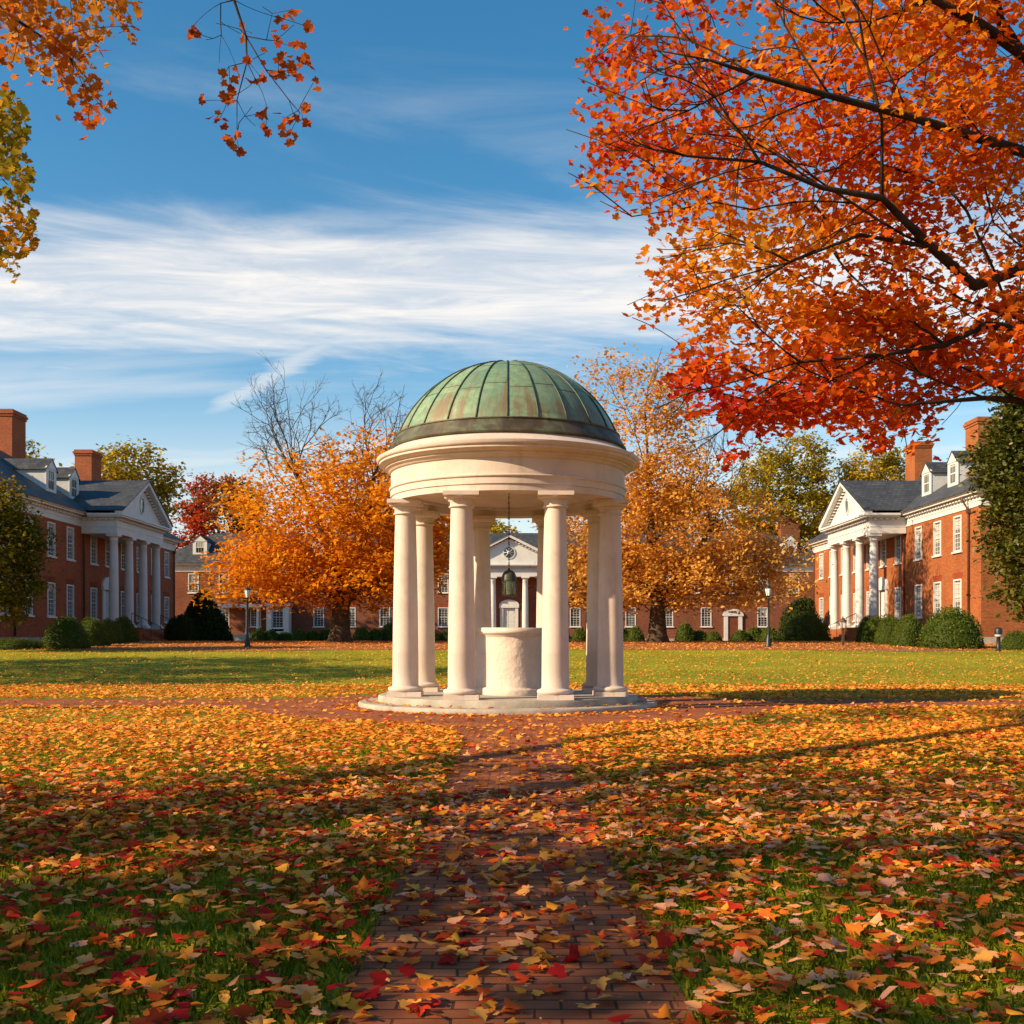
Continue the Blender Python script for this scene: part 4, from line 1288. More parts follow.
# --- right maple behind the lawn: thin tan top, fuller orange skirts
bx_, by_ = 8.2, 62.0
rb_ = np.random.default_rng(56)
c1 = lumpy((bx_ + 0.8, by_, bz_ + 5.9), (7.7, 5.2, 5.0), 700, r, 8, zmin=bz_ + 2.0, amp=0.2)
c2 = np.array([bx_ - 1.0, by_, bz_ + 11.2]) + r.uniform(-1, 1, (330, 3)) * np.array([3.4, 2.8, 4.4])
c3 = np.array([bx_ + 1.0, by_ - .4, bz_ + 3.6]) + r.uniform(-1, 1, (260, 3)) * np.array([7.0, 4.4, 1.6])
nodes = [(bx_, by_, bz_ - .2), (bx_, by_, bz_ + .45), (bx_, by_, bz_ + 1.5), (bx_ + .05, by_, bz_ + 2.4),
         (bx_ - .3, by_, bz_ + 5.5), (bx_ - .5, by_, bz_ + 9.5), (bx_ - .7, by_, bz_ + 13),
         (bx_ + 1.4, by_ - .2, bz_ + 3.8), (bx_ + 3.0, by_, bz_ + 6.4), (bx_ - 1.6, by_, bz_ + 4.0), (bx_ - 3.2, by_, bz_ + 5.4)]
nodes = [np.array(p, float) for p in nodes]; pars = [-1, 0, 1, 2, 3, 4, 5, 3, 7, 3, 9]
for i_, d_, l_ in ((6, (.2, 0, 1), 1.3), (5, (.5, .2, 1), 2.2), (5, (-.5, 0, 1), 2.2), (4, (.6, .1, 1), 3.0), (4, (-.6, .1, 1), 3.0), (8, (.5, 0, 1), 2.4), (8, (-.1, 0, 1), 2.6)):
    branch_out(nodes, pars, i_, d_, l_, 4, rb_, 0.4, 0.35, 0.74)
make_tree('maple_tree', 'tall tan and rust maple with a thin see-through top behind the lawn', (bx_, by_, bz_), M['tan'], M['bark'], nodes, pars,
          np.concatenate([c1, c2, c3]), 52, 0.46, 0.225,
          lambda P, r: 0.50 + 0.45 * field(P, 0.5, 14) + r.normal(0, 0.16, len(P)) + 0.18 * (P[:, 2] < bz_ + 5),
          None, fixed={0: .84, 1: .56, 2: .46, 3: .42, 4: .26, 5: .15, 6: .06, 7: .22, 8: .12, 9: .2, 10: .12}, maxr=0.14, rtip=0.0065, power=0.38, seed=15, seg=0.8, wp=0.45,
          keep=lambda P: np.random.default_rng(3).uniform(size=len(P)) < np.where(P[:, 2] < bz_ + 6.0, 1.0, .66) * np.clip((field(P, 1.1, 46) - .18) / .2, .12, 1))

# --- trees far behind the halls
BG = 'trees rising behind the halls'
def tint_a(lo, hi, s, seed):
    return lambda P, r: lo + (hi - lo) * field(P, s, seed) + r.normal(0, 0.14, len(P))
for x, y, top, cr, cz, czr, mt, seed, lab, nt in [
    (-35.5, 101, 16, 5.6, 12.6, 6.8, 'yellowgreen', 21, 'yellow green tree rising behind the chimneys of the shaded hall', 190),
    (-46.5, 104, 16, 3.8, 14.2, 4.6, 'yellowgreen', 22, 'small gold tree top showing between the two chimneys of the shaded hall', 110),
    (-33.5, 128, 18, 6.6, 13.6, 7.2, 'redgreen', 23, 'red topped tree with green lower leaves behind the far hall roof', 260),
    (31.0, 124, 22, 8.0, 16.0, 9.5, 'yellowgreen', 24, 'big yellow green tree behind the portico of the sunlit hall', 330),
    (41.5, 124, 20, 6.5, 15.5, 7.5, 'yellowgreen', 25, 'green and gold tree above the roof of the sunlit hall', 230),
    (-3.5, 132, 14, 5.5, 10.3, 5.6, 'yellowgreen', 26, 'green tree top peeping over the far hall behind the dome lantern', 150),
    (7.0, 131, 14, 5.5, 10.2, 5.8, 'tan', 27, 'rust coloured tree top over the far hall roof beside the green one', 150),
    (-16.0, 133, 16, 7.5, 11.5, 7, 'tan', 28, 'brown orange tree behind the far hall and the orange maple', 240),
    (20.0, 130, 17, 7.5, 12.5, 8, 'tan', 29, 'tan tree behind the far hall and the thin topped maple', 260),
]:
    simple_tree('broadleaf_tree', lab, x, y, top, cr, cz, czr, M[mt], M['bark'], nt, 60, 0.62, 0.42, seed, tint_a(0.25, 1.1, 0.45, seed) if mt != 'redgreen' else tint_a(-.05, 1.0, 0.45, seed), BG, trunk_r=0.35, fork=4.0, rtip=0.02, power=.4, seg=1.2)

# --- small turning tree at the left edge and the magnolia at the right edge
simple_tree('small_tree', 'small green and orange tree beside the shaded hall at the left edge', -22.6, 47.5, 8, 2.8, 4.5, 3.9, M['smalltree'], M['bark'], 300, 60, 0.34, 0.19, 31,
            lambda P, r: 0.1 + 0.55 * field(P, 0.9, 31) + r.normal(0, 0.16, len(P)) + 0.06 * (P[:, 2] - 4), trunk_r=0.16, fork=1.8, rtip=0.012, seg=0.5)
r = np.random.default_rng(41)
att = lumpy((17.45, 32.5, 5.2), (3.9, 3.2, 4.5), 560, r, 41, zmin=1.0, amp=0.22)
zz_ = r.uniform(1.7, 8.8, 260); att = att[att[:, 0] > 14.5]
att = np.concatenate([att, np.stack([14.45 + .25 * np.sin(zz_ * 1.7) + .55 * np.clip((3.6 - zz_) / .8, 0, 1) + r.uniform(0, 1.9, 260), r.uniform(31, 34, 260), zz_], 1)])
simple_nodes = [(18.3, 32.5, 0.0), (18.3, 32.5, .8), (18.2, 32.5, 2.5), (18.1, 32.5, 5), (18.0, 32.5, 7.5)]
make_tree('magnolia_tree', 'dark olive magnolia with leathery leaves hanging in front of the sunlit hall', (18.3, 32.5, float(ground_z(0, 32.5))), M['magnolia'], M['bark'], simple_nodes, [-1, 0, 1, 2, 3], att, 90, 0.24, 0.17,
          lambda P, r: 0.05 + 0.55 * field(P, 1.0, 41) + r.normal(0, 0.2, len(P)), fixed={0: .3, 1: .24, 2: .2, 3: .15, 4: .08}, maxr=.12, rtip=.012, shape=OVAL, seed=41, seg=.6)

# --- trees standing left of the view; they shade the near lawn
def tint_o(P, r): return 0.2 + 0.6 * field(P, 0.6, 51) + r.normal(0, 0.15, len(P))
EDGE = 'trees along the left side of the lawn'
def hide_in_frame(P):
    q = project(np.where(P[:, 1:2] > 0.3, P, np.array([[-99, .3, 0]])))
    return ~((P[:, 1] > 0.3) & (q[:, 0] > -12) & (q[:, 0] < 1036) & (q[:, 1] > -12) & (q[:, 1] < 1036))
for x, y, cr, cz, czr, nt, seed, lab in [
    (-20.5, -4.0, 6.6, 7.6, 5.2, 230, 61, 'orange maple at the near end of the row left of the lawn'),
    (-22.8, 25.0, 5.8, 8.0, 5.5, 460, 62, 'orange maple standing left of the lawn beyond the cross path'),
    (-27.0, 32.5, 5.6, 7.6, 5.4, 460, 63, 'orange maple standing left of the lawn before the shaded hall'),
    (-9.0, -9.0, 6.4, 7.4, 5.0, 210, 64, 'orange maple beside the near end of the brick path'),
]:
    simple_tree('maple_tree', lab, x, y, 13, cr, cz, czr, M['orange'], M['bark'], nt, 10, 0.55, 0.34, seed, tint_o, EDGE, trunk_r=0.32, fork=3.0, rtip=.02, seg=1.2, keep=hide_in_frame)

# the near left maple, whose outer branches hang into the upper left of the picture
POLY_A = [(-60, -60), (130, -60), (137, 12), (136, 45), (118, 42), (108, 62), (118, 100), (112, 112), (92, 132), (78, 118), (62, 92), (40, 82), (22, 66), (0, 66), (-60, 70)]
POLY_C = [(-60, 88), (6, 90), (27, 104), (30, 130), (24, 150), (34, 172), (30, 200), (44, 232), (34, 250), (28, 252), (14, 284), (4, 268), (-60, 250)]
r = np.random.default_rng(71)
att_main = lumpy((-11.5, -0.6, 7.6), (6.6, 6.0, 5.2), 330, r, 71, zmin=2.6, amp=0.15)
att_main = att_main[hide_in_frame(att_main)]
def poly_pts(poly, n, y0, y1, r, side=None):
    poly_a = np.array(poly); lo, hi = poly_a.min(0), poly_a.max(0)
    p = r.uniform(lo, hi, (n * 6, 2)); p = p[in_poly(p, poly)][:n]
    Yd = r.uniform(y0, y1, len(p))
    return np.array([PX(a, b_, d) for (a, b_), d in zip(p, Yd)])
att_a = poly_pts(POLY_A, 85, 9.6, 11.8, r)
att_c = poly_pts(POLY_C, 75, 10.4, 12.2, r)
crop = [(578, 95), (725, 102), (800, 158), (830, 122), (848, 62), (888, 30), (885, 75), (932, 82), (908, 128), (840, 168), (862, 190), (785, 232), (885, 212), (915, 188), (943, 250),
        (665, 240), (722, 235), (748, 185), (700, 262), (697, 290), (617, 303), (663, 355), (825, 342), (905, 318), (790, 340), (890, 365), (915, 372), (870, 408), (800, 390), (714, 410), (700, 448),
        (727, 465), (855, 358), (838, 215), (925, 200), (680, 300), (770, 240)]
bx_tw = [(600, 60), (620, 120), (650, 70), (640, 20), (575, 85), (700, 60), (760, 100), (870, 230), (690, 340), (760, 320), (885, 150), (660, 190), (690, 200), (745, 355), (770, 380), (735, 300), (820, 40), (790, 20), (690, 130), (640, 130), (860, 20)]
att_b = np.array([PX(a / 3.012, b_ / 3.012, 10.5 + 0.35 * sin(i * 2.1)) for i, (a, b_) in enumerate(crop)])
att_bt = np.array([PX(a / 3.012, b_ / 3.012, 10.5 + 0.3 * cos(i * 1.7)) for i, (a, b_) in enumerate(bx_tw)])
nodes = [(-10.6, 1.2, -.2), (-10.6, 1.2, .5), (-10.5, 1.3, 2.0), (-10.3, 1.6, 3.6), (-11.2, .6, 6.0), (-11.6, -.2, 9.0),
         (-8.9, 5.0, 6.2), (-7.2, 8.2, 8.0), PX(-60, -25, 10.6), PX(0, 8, 10.6), PX(40, 36, 10.5), PX(70, 56, 10.5),
         (-6.0, 9.2, 8.9), (-4.2, 10.1, 8.9), PX(225, -40, 10.5), PX(234, 0, 10.5), PX(246, 36, 10.5), PX(266, 70, 10.5), PX(289, 100, 10.5), PX(300, 113, 10.5),
         PX(247, 62, 10.45), PX(237, 100, 10.45), PX(237, 132, 10.45),
         (-8.6, 7.6, 5.2), PX(-70, 190, 11.3), PX(-20, 200, 11.3), PX(14, 214, 11.3), PX(-30, 130, 11.3)]
pars = [-1, 0, 1, 2, 3, 4, 3, 6, 7, 8, 9, 10, 7, 12, 13, 14, 15, 16, 17, 18, 16, 20, 21, 3, 23, 24, 25, 24]
fx = {0: .62, 1: .42, 2: .36, 3: .33, 4: .22, 5: .12, 6: .17, 7: .11, 8: .05, 9: .026, 10: .018, 11: .011, 12: .06, 13: .05, 14: .022, 15: .014, 16: .0105, 17: .008, 18: .006, 19: .004, 20: .006, 21: .0045, 22: .003, 23: .1, 24: .035, 25: .018, 26: .01, 27: .012}
root = empty('maple_tree', (-10.6, 1.2, 0), 0, 'near maple whose orange branches hang into the upper left of the picture', 'tree', EDGE)
base = np.array([-10.6, 1.2, 0.0])
A, par, tips = skeleton(nodes, pars, np.concatenate([att_main, att_a, att_c, att_b, att_bt]), 0.25, 0.13, 0.22, 71)
mb = MB(); wood_mesh(mb, A - base, par, 0.0026, 0.42, fx, maxr=0.12, sides=(4, 10))
mb.build('trunk', M['bark_dark'], root, fix=False)
r = np.random.default_rng(72)
sh = maple_shape()
sh2 = maple_simple()
Pm = np.repeat(att_main, 17, axis=0) + r.normal(size=(len(att_main) * 17, 3)) * np.array([.5, .5, .38])
Pm = Pm[hide_in_frame(Pm)]
nm = len(Pm)
me = inst_mesh('crown', sh2[0], sh2[1], Pm - base, rot_from(r.uniform(0, 2 * pi, nm), np.abs(r.normal(0, .7, nm)), r.uniform(0, 2 * pi, nm)), .21 * r.uniform(.7, 1.2, nm), tint_o(Pm, r))
link_mesh('crown', me, M['orange'], root)
def hang_rot(n, r, drop=0.9):
    return rot_from(r.uniform(0, 2 * pi, n), np.abs(r.normal(drop, 0.4, n)), r.uniform(0, 2 * pi, n))
Pa = np.repeat(att_a, 24, axis=0) + r.normal(size=(len(att_a) * 24, 3)) * np.array([.13, .16, .12])
qa = project(Pa); Pa = Pa[in_poly(qa, POLY_A) | ((r.uniform(size=len(Pa)) < .08) & (qa[:, 0] < 150))]
na = len(Pa)
me = inst_mesh('branch_leaves', sh[0], sh[1], Pa - base, hang_rot(na, r), .078 * r.uniform(.7, 1.25, na), 0.42 + 0.4 * field(Pa, 1.2, 72) + r.normal(0, .15, na) + .25 * (Pa[:, 2] > 6.9) - .2 * (Pa[:, 2] < 6.4))
link_mesh('branch_leaves', me, M['rustleaf'], root)
Pc = np.repeat(att_c, 18, axis=0) + r.normal(size=(len(att_c) * 18, 3)) * np.array([.10, .16, .12])
qc = project(Pc); Pc = Pc[in_poly(qc, POLY_C)]
nc = len(Pc)
me = inst_mesh('branch_leaves', sh[0], sh[1], Pc - base, hang_rot(nc, r), .085 * r.uniform(.7, 1.25, nc), 0.10 + 0.6 * field(Pc, 1.2, 73) + r.normal(0, .15, nc) + .3 * (Pc[:, 2] < 5.2))
link_mesh('branch_leaves', me, M['goldgreen'], root)
Pb = []
for p in att_b:
    for k in range(r.integers(2, 6)):
        Pb.append(p + r.normal(size=3) * np.array([.032, .05, .032]))
Pb = np.array(Pb); nb = len(Pb)
rb = rot_from(r.uniform(0, 2 * pi, nb), np.full(nb, 1.25) + r.normal(0, .3, nb), r.normal(0, .5, nb))
me = inst_mesh('branch_leaves', sh[0], sh[1], Pb - base, rb, .086 * r.uniform(.75, 1.2, nb), r.uniform(0, .45, nb))
link_mesh('branch_leaves', me, M['rustleaf'], root)

# the great maple on the right, hanging over the lawn
POLY_R = [(592, -40), (584, 20), (590, 45), (572, 62), (585, 95), (566, 110), (592, 132), (560, 172), (575, 196), (608, 192), (604, 222), (640, 216), (646, 244), (630, 262), (648, 290),
          (618, 316), (636, 334), (672, 318), (684, 332), (662, 352), (688, 366), (650, 386), (664, 402), (708, 398), (676, 412), (680, 422), (716, 412), (724, 430), (742, 428), (716, 456), (724, 470), (760, 446),
          (792, 436), (822, 422), (836, 446), (862, 442), (870, 466), (896, 438), (912, 436), (908, 460), (936, 444), (944, 412), (962, 396), (985, 386), (1010, 392), (1090, 420), (1090, -40)]
r = np.random.default_rng(81)
att_in = np.concatenate([poly_pts(POLY_R, 540, 10.5, 14.0, r),
                         poly_pts([(800, 320), (1060, 290), (1060, 400), (985, 384), (940, 400), (900, 436), (830, 436), (780, 420)], 130, 10.5, 13.5, r),
                         np.array([PX(a, b_, 10.8 + .02 * (i % 9)) for i, (a, b_) in enumerate([(690, 385), (720, 458), (735, 436), (757, 434), (660, 388), (676, 392), (705, 405), (632, 318), (650, 322), (580, 182), (566, 122), (578, 62), (600, 200), (632, 228), (868, 452), (908, 445), (725, 420), (640, 300)])])])
att_out = lumpy((7.6, 12.6, 8.2), (6.4, 5.4, 5.4), 380, r, 81, zmin=2.8, amp=.15)
q = project(att_out)
att_out = att_out[(q[:, 0] > 1036) | (q[:, 1] < -15)]
# level sprays: gather the attractors into tilted layers
lay = np.round((att_in[:, 2] + 0.16 * (att_in[:, 0] - 4) + 0.3 * np.sin(att_in[:, 0] * 1.3)) / 0.52) * 0.52 - 0.16 * (att_in[:, 0] - 4) - 0.3 * np.sin(att_in[:, 0] * 1.3)
att_in[:, 2] = 0.35 * att_in[:, 2] + 0.65 * lay
tb = np.array([8.3, 13.2, 0.0])
nodes = [(8.3, 13.2, -.2), (8.3, 13.2, .5), (8.2, 13.1, 1.9), (8.0, 13.0, 3.2), (7.6, 12.9, 4.4), (7.5, 12.8, 6.2), (7.3, 12.7, 8.5),
         PX(1040, 262, 12.00), PX(975, 286, 11.25), PX(931, 247, 10.85), PX(882, 198, 10.55), PX(823, 188, 10.35), PX(760, 162, 10.15), PX(687, 156, 9.95), PX(640, 140, 9.85),
         PX(1050, 160, 11.80), PX(985, 140, 10.85), PX(911, 117, 10.55), PX(830, 96, 10.25), PX(755, 75, 10.05), PX(710, 60, 9.95), PX(655, 50, 9.85),
         PX(1060, 84, 11.80), PX(1020, 52, 11.60), PX(980, 24, 10.85), PX(931, -2, 10.65), PX(860, -40, 10.35),
         PX(1050, 330, 12.10), PX(985, 325, 11.35), PX(945, 345, 11.15), PX(880, 355, 10.85), PX(800, 362, 10.55), PX(720, 386, 10.25),
         PX(882, 120, 10.45), PX(866, 60, 10.35), PX(858, 10, 10.35),
         PX(860, 235, 10.65), PX(790, 262, 10.45), PX(725, 280, 10.25),
         PX(1015, 400, 11.90), PX(985, 398, 11.15), PX(900, 405, 10.75), PX(1000, 20, 11.50), PX(990, -30, 10.85)]
pars = [-1, 0, 1, 2, 3, 4, 5, 4, 7, 8, 9, 10, 11, 12, 13, 5, 15, 16, 17, 18, 19, 20, 5, 22, 23, 24, 25, 3, 27, 28, 29, 30, 31, 10, 33, 34, 9, 36, 37, 3, 39, 40, 23, 42]
fx = {0: .60, 1: .42, 2: .36, 3: .32, 4: .28, 5: .22, 6: .12, 7: .11, 8: .085, 9: .07, 10: .052, 11: .036, 12: .027, 13: .018, 14: .010,
      15: .10, 16: .075, 17: .058, 18: .044, 19: .032, 20: .022, 21: .010, 22: .12, 23: .10, 24: .075, 25: .06, 26: .045, 27: .09, 28: .06, 29: .042, 30: .03, 31: .022, 32: .012,
      33: .024, 34: .02, 35: .016, 36: .03, 37: .022, 38: .012, 39: .06, 40: .04, 41: .016, 42: .07, 43: .05}
for k_ in fx:
    if k_ > 6: fx[k_] *= 0.66
nodes = [np.array(p, float) for p in nodes]
rb_ = np.random.default_rng(88)
for i_, d_, l_ in ((9, (-.9, 0, .5), .9), (10, (-.8, 0, -.5), .8), (11, (-.8, .1, .7), .8), (12, (-.9, 0, -.45), .5), (12, (-.6, 0, .8), .7), (13, (-1, 0, .1), .3), (17, (-.7, 0, .9), .9), (17, (-.8, 0, -.6), .9),
                   (18, (-.5, 0, .9), .8), (18, (-.9, 0, -.4), .8), (19, (-.8, 0, .6), .7), (19, (-.8, 0, -.6), .7), (20, (-1, 0, 0), .3), (25, (-.9, 0, -.4), .9), (24, (-.8, 0, -.7), .9), (29, (-.8, 0, .6), .8), (30, (-.9, 0, -.5), .7),
                   (31, (-.9, 0, .5), .5), (31, (-.7, 0, -.5), .6), (32, (-1, 0, -.2), .3), (34, (-.7, 0, .7), .6), (35, (-.5, 0, .9), .6), (37, (-.9, 0, -.4), .45), (37, (-.8, 0, .5), .6), (38, (-1, 0, -.3), .35), (40, (-1, 0, .3), .7), (41, (-1, 0, .3), .6)):
    branch_out(nodes, pars, i_, d_, l_, 2, rb_, 0.05, 0.42, 0.72)
root = empty('maple_tree', tuple(tb), 0, 'great red and orange maple reaching over the lawn from the right edge', 'tree')
A, par, tips = skeleton(nodes, pars, np.concatenate([att_in, att_out]), 0.30, 0.35, 0.10, 81)
mb = MB(); wood_mesh(mb, A - tb, par, 0.0045, 0.36, fx, maxr=.10)
mb.build('trunk', M['bark_dark'], root, fix=False)
r = np.random.default_rng(82)
Pi = np.repeat(att_in, 52, axis=0) + r.normal(size=(len(att_in) * 52, 3)) * np.array([.23, .28, .085])
# leaves also sit along the twigs
tw = A[len(nodes):]
twq = project(tw)
tw = tw[in_poly(twq, POLY_R)]
Pt = np.repeat(tw, 4, axis=0) + r.normal(size=(len(tw) * 4, 3)) * np.array([.16, .18, .09])
Pi = np.concatenate([Pi, Pt])
qi = project(Pi)
ok = in_poly(qi, POLY_R)
# ragged outline: a few leaves beyond it, thin towards the outer left
edge = np.clip((qi[:, 0] - 560) / 150, 0, 1)
ok &= r.uniform(size=len(Pi)) < (0.35 + 0.65 * edge) * np.clip((field(Pi, 1.5, 84) - .27) / .28, 0.06, 1)
ok |= (r.uniform(size=len(Pi)) < .010) & (qi[:, 0] > 565) & (qi[:, 1] < 460)
Pi = Pi[ok]; qi = qi[ok]
ni = len(Pi)
hue = 0.38 + 0.95 * (field(Pi, 0.75, 83) - 0.5) + 0.35 * (field(Pi, 2.4, 85) - .5) + r.normal(0, .09, ni)
hue += 0.34 * np.exp(-((qi[:, 0] - 740) / 110) ** 2 - ((qi[:, 1] - 270) / 70) ** 2) + 0.10 * np.exp(-((qi[:, 0] - 960) / 70) ** 2 - ((qi[:, 1] - 90) / 60) ** 2)        # the golden inner sprays
hue -= 0.30 * np.exp(-((qi[:, 0] - 690) / 60) ** 2 - ((qi[:, 1] - 395) / 22) ** 2)         # the red lowest spray
hue -= 0.12 * np.exp(-((qi[:, 0] - 640) / 70) ** 2 - ((qi[:, 1] - 130) / 100) ** 2)
me = inst_mesh('crown', sh[0], sh[1], Pi - tb, hang_rot(ni, r, .65), .088 * r.uniform(.6, 1.2, ni), hue)
link_mesh('crown', me, M['maple'], root)
Po = np.repeat(att_out, 26, axis=0) + r.normal(size=(len(att_out) * 26, 3)) * np.array([.42, .42, .25])
qo = project(Po); Po = Po[(qo[:, 0] > 1030) | (qo[:, 1] < -6)]
no = len(Po)
me = inst_mesh('crown', sh2[0], sh2[1], Po - tb, hang_rot(no, r, .65), .15 * r.uniform(.7, 1.2, no), 0.45 + 0.6 * (field(Po, .7, 83) - .5) + r.normal(0, .1, no))
link_mesh('crown', me, M['maple'], root)


# ------------------------------------------------------------------ shrubs
def shrub_mesh(seed, n_leaf, leaf, lump=0.10, shape=OVAL, cone=False):
    """unit shrub: half width 1, height 1, flat foot"""
    r = np.random.default_rng(seed)
    v = r.normal(size=(n_leaf, 3)); v[:, 2] = np.abs(v[:, 2]) * 1.1 - 0.12
    v /= np.linalg.norm(v, axis=1)[:, None]
    rr = 1 + lump * 2 * (field(v, 3.0, seed) - 0.5) + r.normal(0, 0.025, n_leaf) - 0.18 * r.uniform(size=n_leaf) ** 3
    P = v * rr[:, None]
    if cone:
        P[:, :2] *= (1 - 0.55 * np.clip(P[:, 2:3], 0, 1))
    P[:, 2] = np.maximum(P[:, 2], 0.0)
    P[:, 2] = np.where(P[:, 2] < .02, r.uniform(0, .15, n_leaf), P[:, 2])
    rot_ = rot_from(r.uniform(0, 2 * pi, n_leaf), r.uniform(0, 1.6, n_leaf), r.uniform(0, 2 * pi, n_leaf))
    tint = 0.1 + 0.45 * field(v, 5.0, seed + 1) + r.normal(0, .17, n_leaf) + 0.15 * v[:, 2]
    me = inst_mesh('shrub', shape[0], shape[1], P, rot_, leaf * r.uniform(.6, 1.3, n_leaf), tint)
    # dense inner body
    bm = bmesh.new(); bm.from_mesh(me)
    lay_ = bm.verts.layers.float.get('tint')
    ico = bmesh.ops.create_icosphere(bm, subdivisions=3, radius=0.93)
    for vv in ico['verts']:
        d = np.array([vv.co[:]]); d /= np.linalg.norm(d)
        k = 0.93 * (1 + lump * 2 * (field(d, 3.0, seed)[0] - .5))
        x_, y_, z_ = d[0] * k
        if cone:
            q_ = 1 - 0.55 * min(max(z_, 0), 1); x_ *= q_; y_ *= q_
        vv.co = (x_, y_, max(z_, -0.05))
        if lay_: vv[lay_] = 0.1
    bm.to_mesh(me); bm.free()
    return me


BOX = [shrub_mesh(100 + k, 5200, 0.060) for k in range(3)]
DARK = [shrub_mesh(110 + k, 4200, 0.085, 0.16) for k in range(2)]
CONE = shrub_mesh(120, 5200, 0.085, 0.2, cone=True)
SMALL = [shrub_mesh(130 + k, 1300, 0.13, 0.16) for k in range(3)]


def shrub(me, mat, px, ybot, ytop, wpx, Y, label, group, name='boxwood_shrub', cat='shrub', deep=1.0):
    x = (px - 512) / F * Y
    z = float(ground_z(x, Y))
    hw = wpx / 2 / F * Y
    h = EYE + (HZ - ytop) / F * Y - z
    o = link_mesh(name, me, None)
    if not me.materials: me.materials.append(mat)
    o.location = (x, Y, z - 0.02)
    o.scale = (hw, hw * deep, h)
    o.rotation_euler = (0, 0, 0)
    tag(o, label, cat, group)
    return o


for me in BOX: me.materials.append(M['boxwood'])
for me in DARK + [CONE]: me.materials.append(M['green'])
for me in SMALL: me.materials.append(M['boxwood'])
GR = 'clipped shrubs along the sunlit hall'
GL = 'clipped shrubs along the shaded hall'
shrub(BOX[0], None, 951, 0, 606, 60, 51.5, 'largest rounded boxwood at the near corner of the sunlit hall', GR)
shrub(BOX[1], None, 908, 0, 615, 33, 54.0, 'medium boxwood next to the largest one before the sunlit hall', GR)
shrub(BOX[2], None, 890, 0, 615, 31, 57.0, 'third rounded boxwood from the near corner of the sunlit hall', GR)
shrub(BOX[0], None, 876, 0, 615, 27, 60.5, 'fourth rounded boxwood, closest to the sunlit portico steps but one', GR)
shrub(BOX[1], None, 867, 0, 616, 22, 63.5, 'farthest of the boxwoods, right beside the sunlit portico steps', GR)
shrub(BOX[2], None, 1018, 0, 631, 36, 50.0, 'low clipped shrub at the right edge past the bollard', GR)
shrub(DARK[0], None, 800, 0, 598, 40, 86.0, 'tall dark green shrub left of the sunlit portico, behind the dome shaped one', GR, name='evergreen_shrub')
shrub(BOX[1], None, 806, 0, 612, 46, 70.0, 'dome shaped green shrub left of the sunlit portico steps', GR)
shrub(BOX[1], None, 66, 0, 617, 46, 51.0, 'largest dark boxwood in front of the shaded hall', GL)
shrub(BOX[2], None, 92, 0, 618, 34, 54.5, 'dark boxwood just right of the largest one before the shaded hall', GL)
shrub(BOX[0], None, 108, 0, 618, 32, 58.0, 'third dark boxwood along the shaded hall', GL)
shrub(BOX[1], None, 122, 0, 617, 32, 61.5, 'dark boxwood nearest the shaded portico steps', GL)
o = shrub(BOX[2], None, 14, 0, 638, 60, 50.5, 'low dark hedge mound at the left edge before the shaded hall', GL, deep=.7)
shrub(CONE, None, 203, 0, 592, 58, 82.0, 'big dark evergreen mound right of the shaded hall', GL, name='evergreen_shrub')
shrub(DARK[1], None, 181, 0, 616, 32, 74.0, 'low dark evergreen between the shaded steps and the big mound', GL, name='evergreen_shrub')
GF = 'low shrubs along the far hall'
far_sh = [(258, 629, 14), (271, 627, 15), (285, 630, 13), (299, 628, 14), (313, 630, 13), (327, 626, 15), (362, 625, 16), (376, 628, 14), (390, 623, 15), (402, 627, 12), (432, 628, 14), (446, 630, 13),
          (580, 628, 14), (594, 630, 13), (622, 626, 15), (636, 625, 14), (685, 623, 15), (699, 627, 14), (714, 629, 13), (740, 629, 15), (755, 627, 16), (770, 624, 17)]
for k, (px, yt, wp_) in enumerate(far_sh):
    where = 'left of the dome temple' if px < 512 else 'right of the dome temple'
    shrub(SMALL[k % 3], None, px, 0, yt + (k * 7 % 4), wp_ * (1.25 + .15 * (k % 3)), 108.5 + (k % 3) * .8, 'low green shrub in the row along the far hall, ' + where, GF + ', ' + where, name='low_shrub')


# ------------------------------------------------------------------ lamps
def lamp_post(px, Y, h, label):
    x = (px - 512) / F * Y; z = float(ground_z(x, Y))
    root = empty('lamp_post', (x, Y, z), 0, label, 'lamp post', 'lamp posts at the far side of the lawn')
    mb = MB(); mb.lathe([(.16, -.1), (.17, 0), (.17, .08), (.14, .12), (.13, .35), (.10, .42), (.085, .48), (.075, .55), (.055, .6)], 16); mb.build('base', M['iron'], root)
    mb = MB(); mb.lathe([(.055, .6), (.05, h * .5), (.042, h - .62), (.06, h - .60), (.045, h - .56), (.045, h - .50), (.1, h - .46)], 14); mb.build('post', M['iron'], root)
    mb = MB(); mb.lathe([(.10, h - .455), (.165, h - .13), (.16, h - .10)], 8, smooth=False); mb.build('lamp_glass', M['frost'], root)
    mb = MB(); mb.lathe([(.18, h - .11), (.185, h - .09), (.10, h - .02), (.05, h + .02), (.03, h + .06), (.035, h + .09), (.004, h + .14)], 12)
    for k in range(4):
        a = pi / 4 + k * pi / 2
        mb.tube([(.10 * cos(a), .10 * sin(a), h - .46), (.17 * cos(a), .17 * sin(a), h - .1)], .012, 5)
    mb.build('lamp_cap', M['iron'], root)
lamp_post(247.5, 52.5, 2.85, 'black lamp post with white lantern in front of the orange maple')
lamp_post(768.5, 53.5, 2.95, 'black lamp post with pale lantern beside the sunlit hall lawn')

